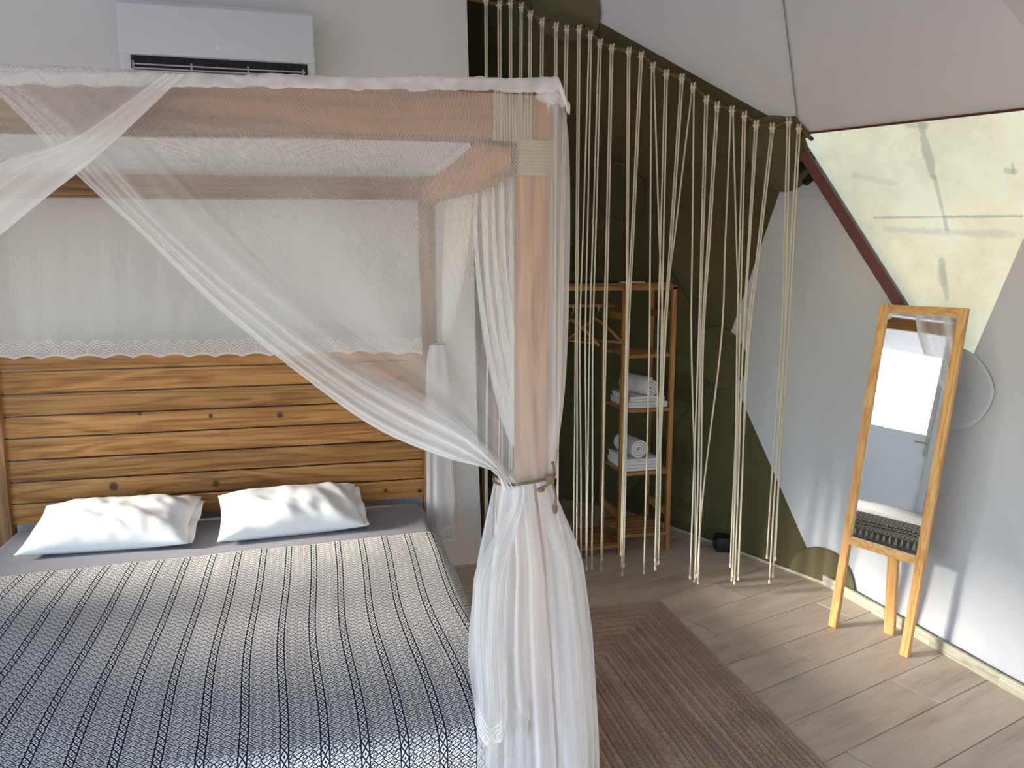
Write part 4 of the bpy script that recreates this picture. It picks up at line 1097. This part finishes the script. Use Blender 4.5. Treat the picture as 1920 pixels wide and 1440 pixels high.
# ------------------------------------------------------------------ standing mirror
mir = tag(empty('standing_mirror', (2.25, 2.79, 0)), 'tall narrow standing mirror in a light wooden frame leaning by the white wall', 'mirror')
fl_, fr_ = PZ(1562, 1175), PZ(1696, 1230)
TRp = PP(1808, 578, hub[HA], np.cross(hub[HD]-hub[HA], hub[HF]-hub[HA])); TRp = CAM + (TRp-CAM)*.980
LMIR = np.linalg.norm(TRp-fr_)
wv = fr_-fl_; WM = np.linalg.norm(wv); wv /= WM
upv = TRp-fr_; upv /= np.linalg.norm(upv)
nv = np.cross(wv, upv); nv /= np.linalg.norm(nv)
if np.dot(nv, CAM-fr_) < 0: nv = -nv
def mp(a, b, c=0): return Vector(fl_ + wv*a + upv*b + nv*c)
SW, SD = .036, .024
WM_ = WM+.018; LM = np.dot(TRp-fr_, upv)
def mbar(a0, b0, a1, b1, wd, mat, name):
    bq = B(); p, q = mp(a0, b0), mp(a1, b1); return bq.beam(p, q, wd, SD, .003, up=tuple(nv)).build(name, mat, mir, auto=True)
m_mirx = wood('mirror rail wood', (.52, .25, .08), (.66, .36, .125), (.74, .45, .19), axis=1, scale=1.2, stain=.05, vary=.05)
mbar(0, 0, 0, LM, SW, m_mirw, 'stile'); mbar(WM_-.018, 0, WM_-.018, LM, SW, m_mirw, 'stile')
brl = .385
mbar(SW/2-.003, LM-.018, WM_-.018-SW/2+.003, LM-.018, .036, m_mirx, 'rail'); mbar(SW/2-.003, brl+.018, WM_-.018-SW/2+.003, brl+.018, .036, m_mirx, 'rail')
a0, a1, b0, b1 = SW/2-.004, WM_-.018-SW/2+.004, brl+.034, LM-.034
g = [mp(a, b, .002) for a, b in ((a0, b0), (a1, b0), (a1, b1), (a0, b1))] + [mp(a, b, -.004) for a, b in ((a0, b0), (a1, b0), (a1, b1), (a0, b1))]
link('glass', mesh('glass', g, [(0, 1, 2, 3), (7, 6, 5, 4), (0, 4, 5, 1), (1, 5, 6, 2), (2, 6, 7, 3), (3, 7, 4, 0)], m_mirror), mir)
# rear prop leg
lg_top = mp(WM*.5, brl+.35, -.02); lg_bot = Vector(PZ(1668, 1188))
B().beam(lg_bot+Vector((0, 0, .0)), lg_top, .045, .022, .003, up=tuple(nv)).build('prop_leg', m_mirw, mir, auto=True)

# ------------------------------------------------------------------ rug
RX0, RX1, RY0, RY1 = .62, 1.552, 1.05, 3.372
rug = tag(empty('rug', ((RX0+RX1)/2, (RY0+RY1)/2, 0)), 'brown braided jute rug with a pale bound edge on the wooden floor', 'rug')
def ring_strip(ins, wd, ht, mat, name, lumps=True):
    x0, x1, y0, y1 = RX0+ins, RX1-ins, RY0+ins, RY1-ins
    if x1-x0 < 2*wd: return
    prof = [(-wd/2, ht*.45), (-wd*.36, ht*.85), (-wd*.15, ht), (wd*.15, ht), (wd*.36, ht*.85), (wd/2, ht*.45)]
    path = []
    def seg(a, b, nrm):
        n = max(2, int(math.dist(a, b)/.05))
        for k in range(n): path.append(((a[0]+(b[0]-a[0])*k/n, a[1]+(b[1]-a[1])*k/n), nrm if k else None))
    c = [(x0, y0), (x1, y0), (x1, y1), (x0, y1)]; ns = [(0, -1), (1, 0), (0, 1), (-1, 0)]
    for i in range(4): seg(c[i], c[(i+1) % 4], ns[i])
    cn = {0: (-1, -1), 1: (1, -1), 2: (1, 1), 3: (-1, 1)}; ci = 0; V = []
    for (p, nr) in path:
        if nr is None: nr = cn[ci]; ci += 1
        j = 1+.10*n3(p[0]*30, p[1]*30, ins*50) if lumps else 1
        dx = .0025*n3(p[0]*6, p[1]*6, ins*9)
        for o_, h in prof: V.append((p[0]+nr[0]*o_+dx, p[1]+nr[1]*o_+dx, h*j))
    m = len(prof); N = len(path); Fs = []
    for i in range(N):
        for k in range(m-1): Fs.append((i*m+k, i*m+k+1, ((i+1) % N)*m+k+1, ((i+1) % N)*m+k))
    link(name, mesh(name, V, Fs, mat, True), rug)
ring_strip(.004, .010, .010, m_bind, 'binding', False)
k = 0; ins = .020
while ins < (RX1-RX0)/2-.01:
    wd = .022; ring_strip(ins, wd*1.04, .011 if k % 6 not in (2, 9) else .008, m_rug, 'braid'); ins += wd; k += 1
B().box((RX0+.005, RY0+.005, 0), (RX1-.005, RY1-.005, .003)).build('backing', m_rug, rug)
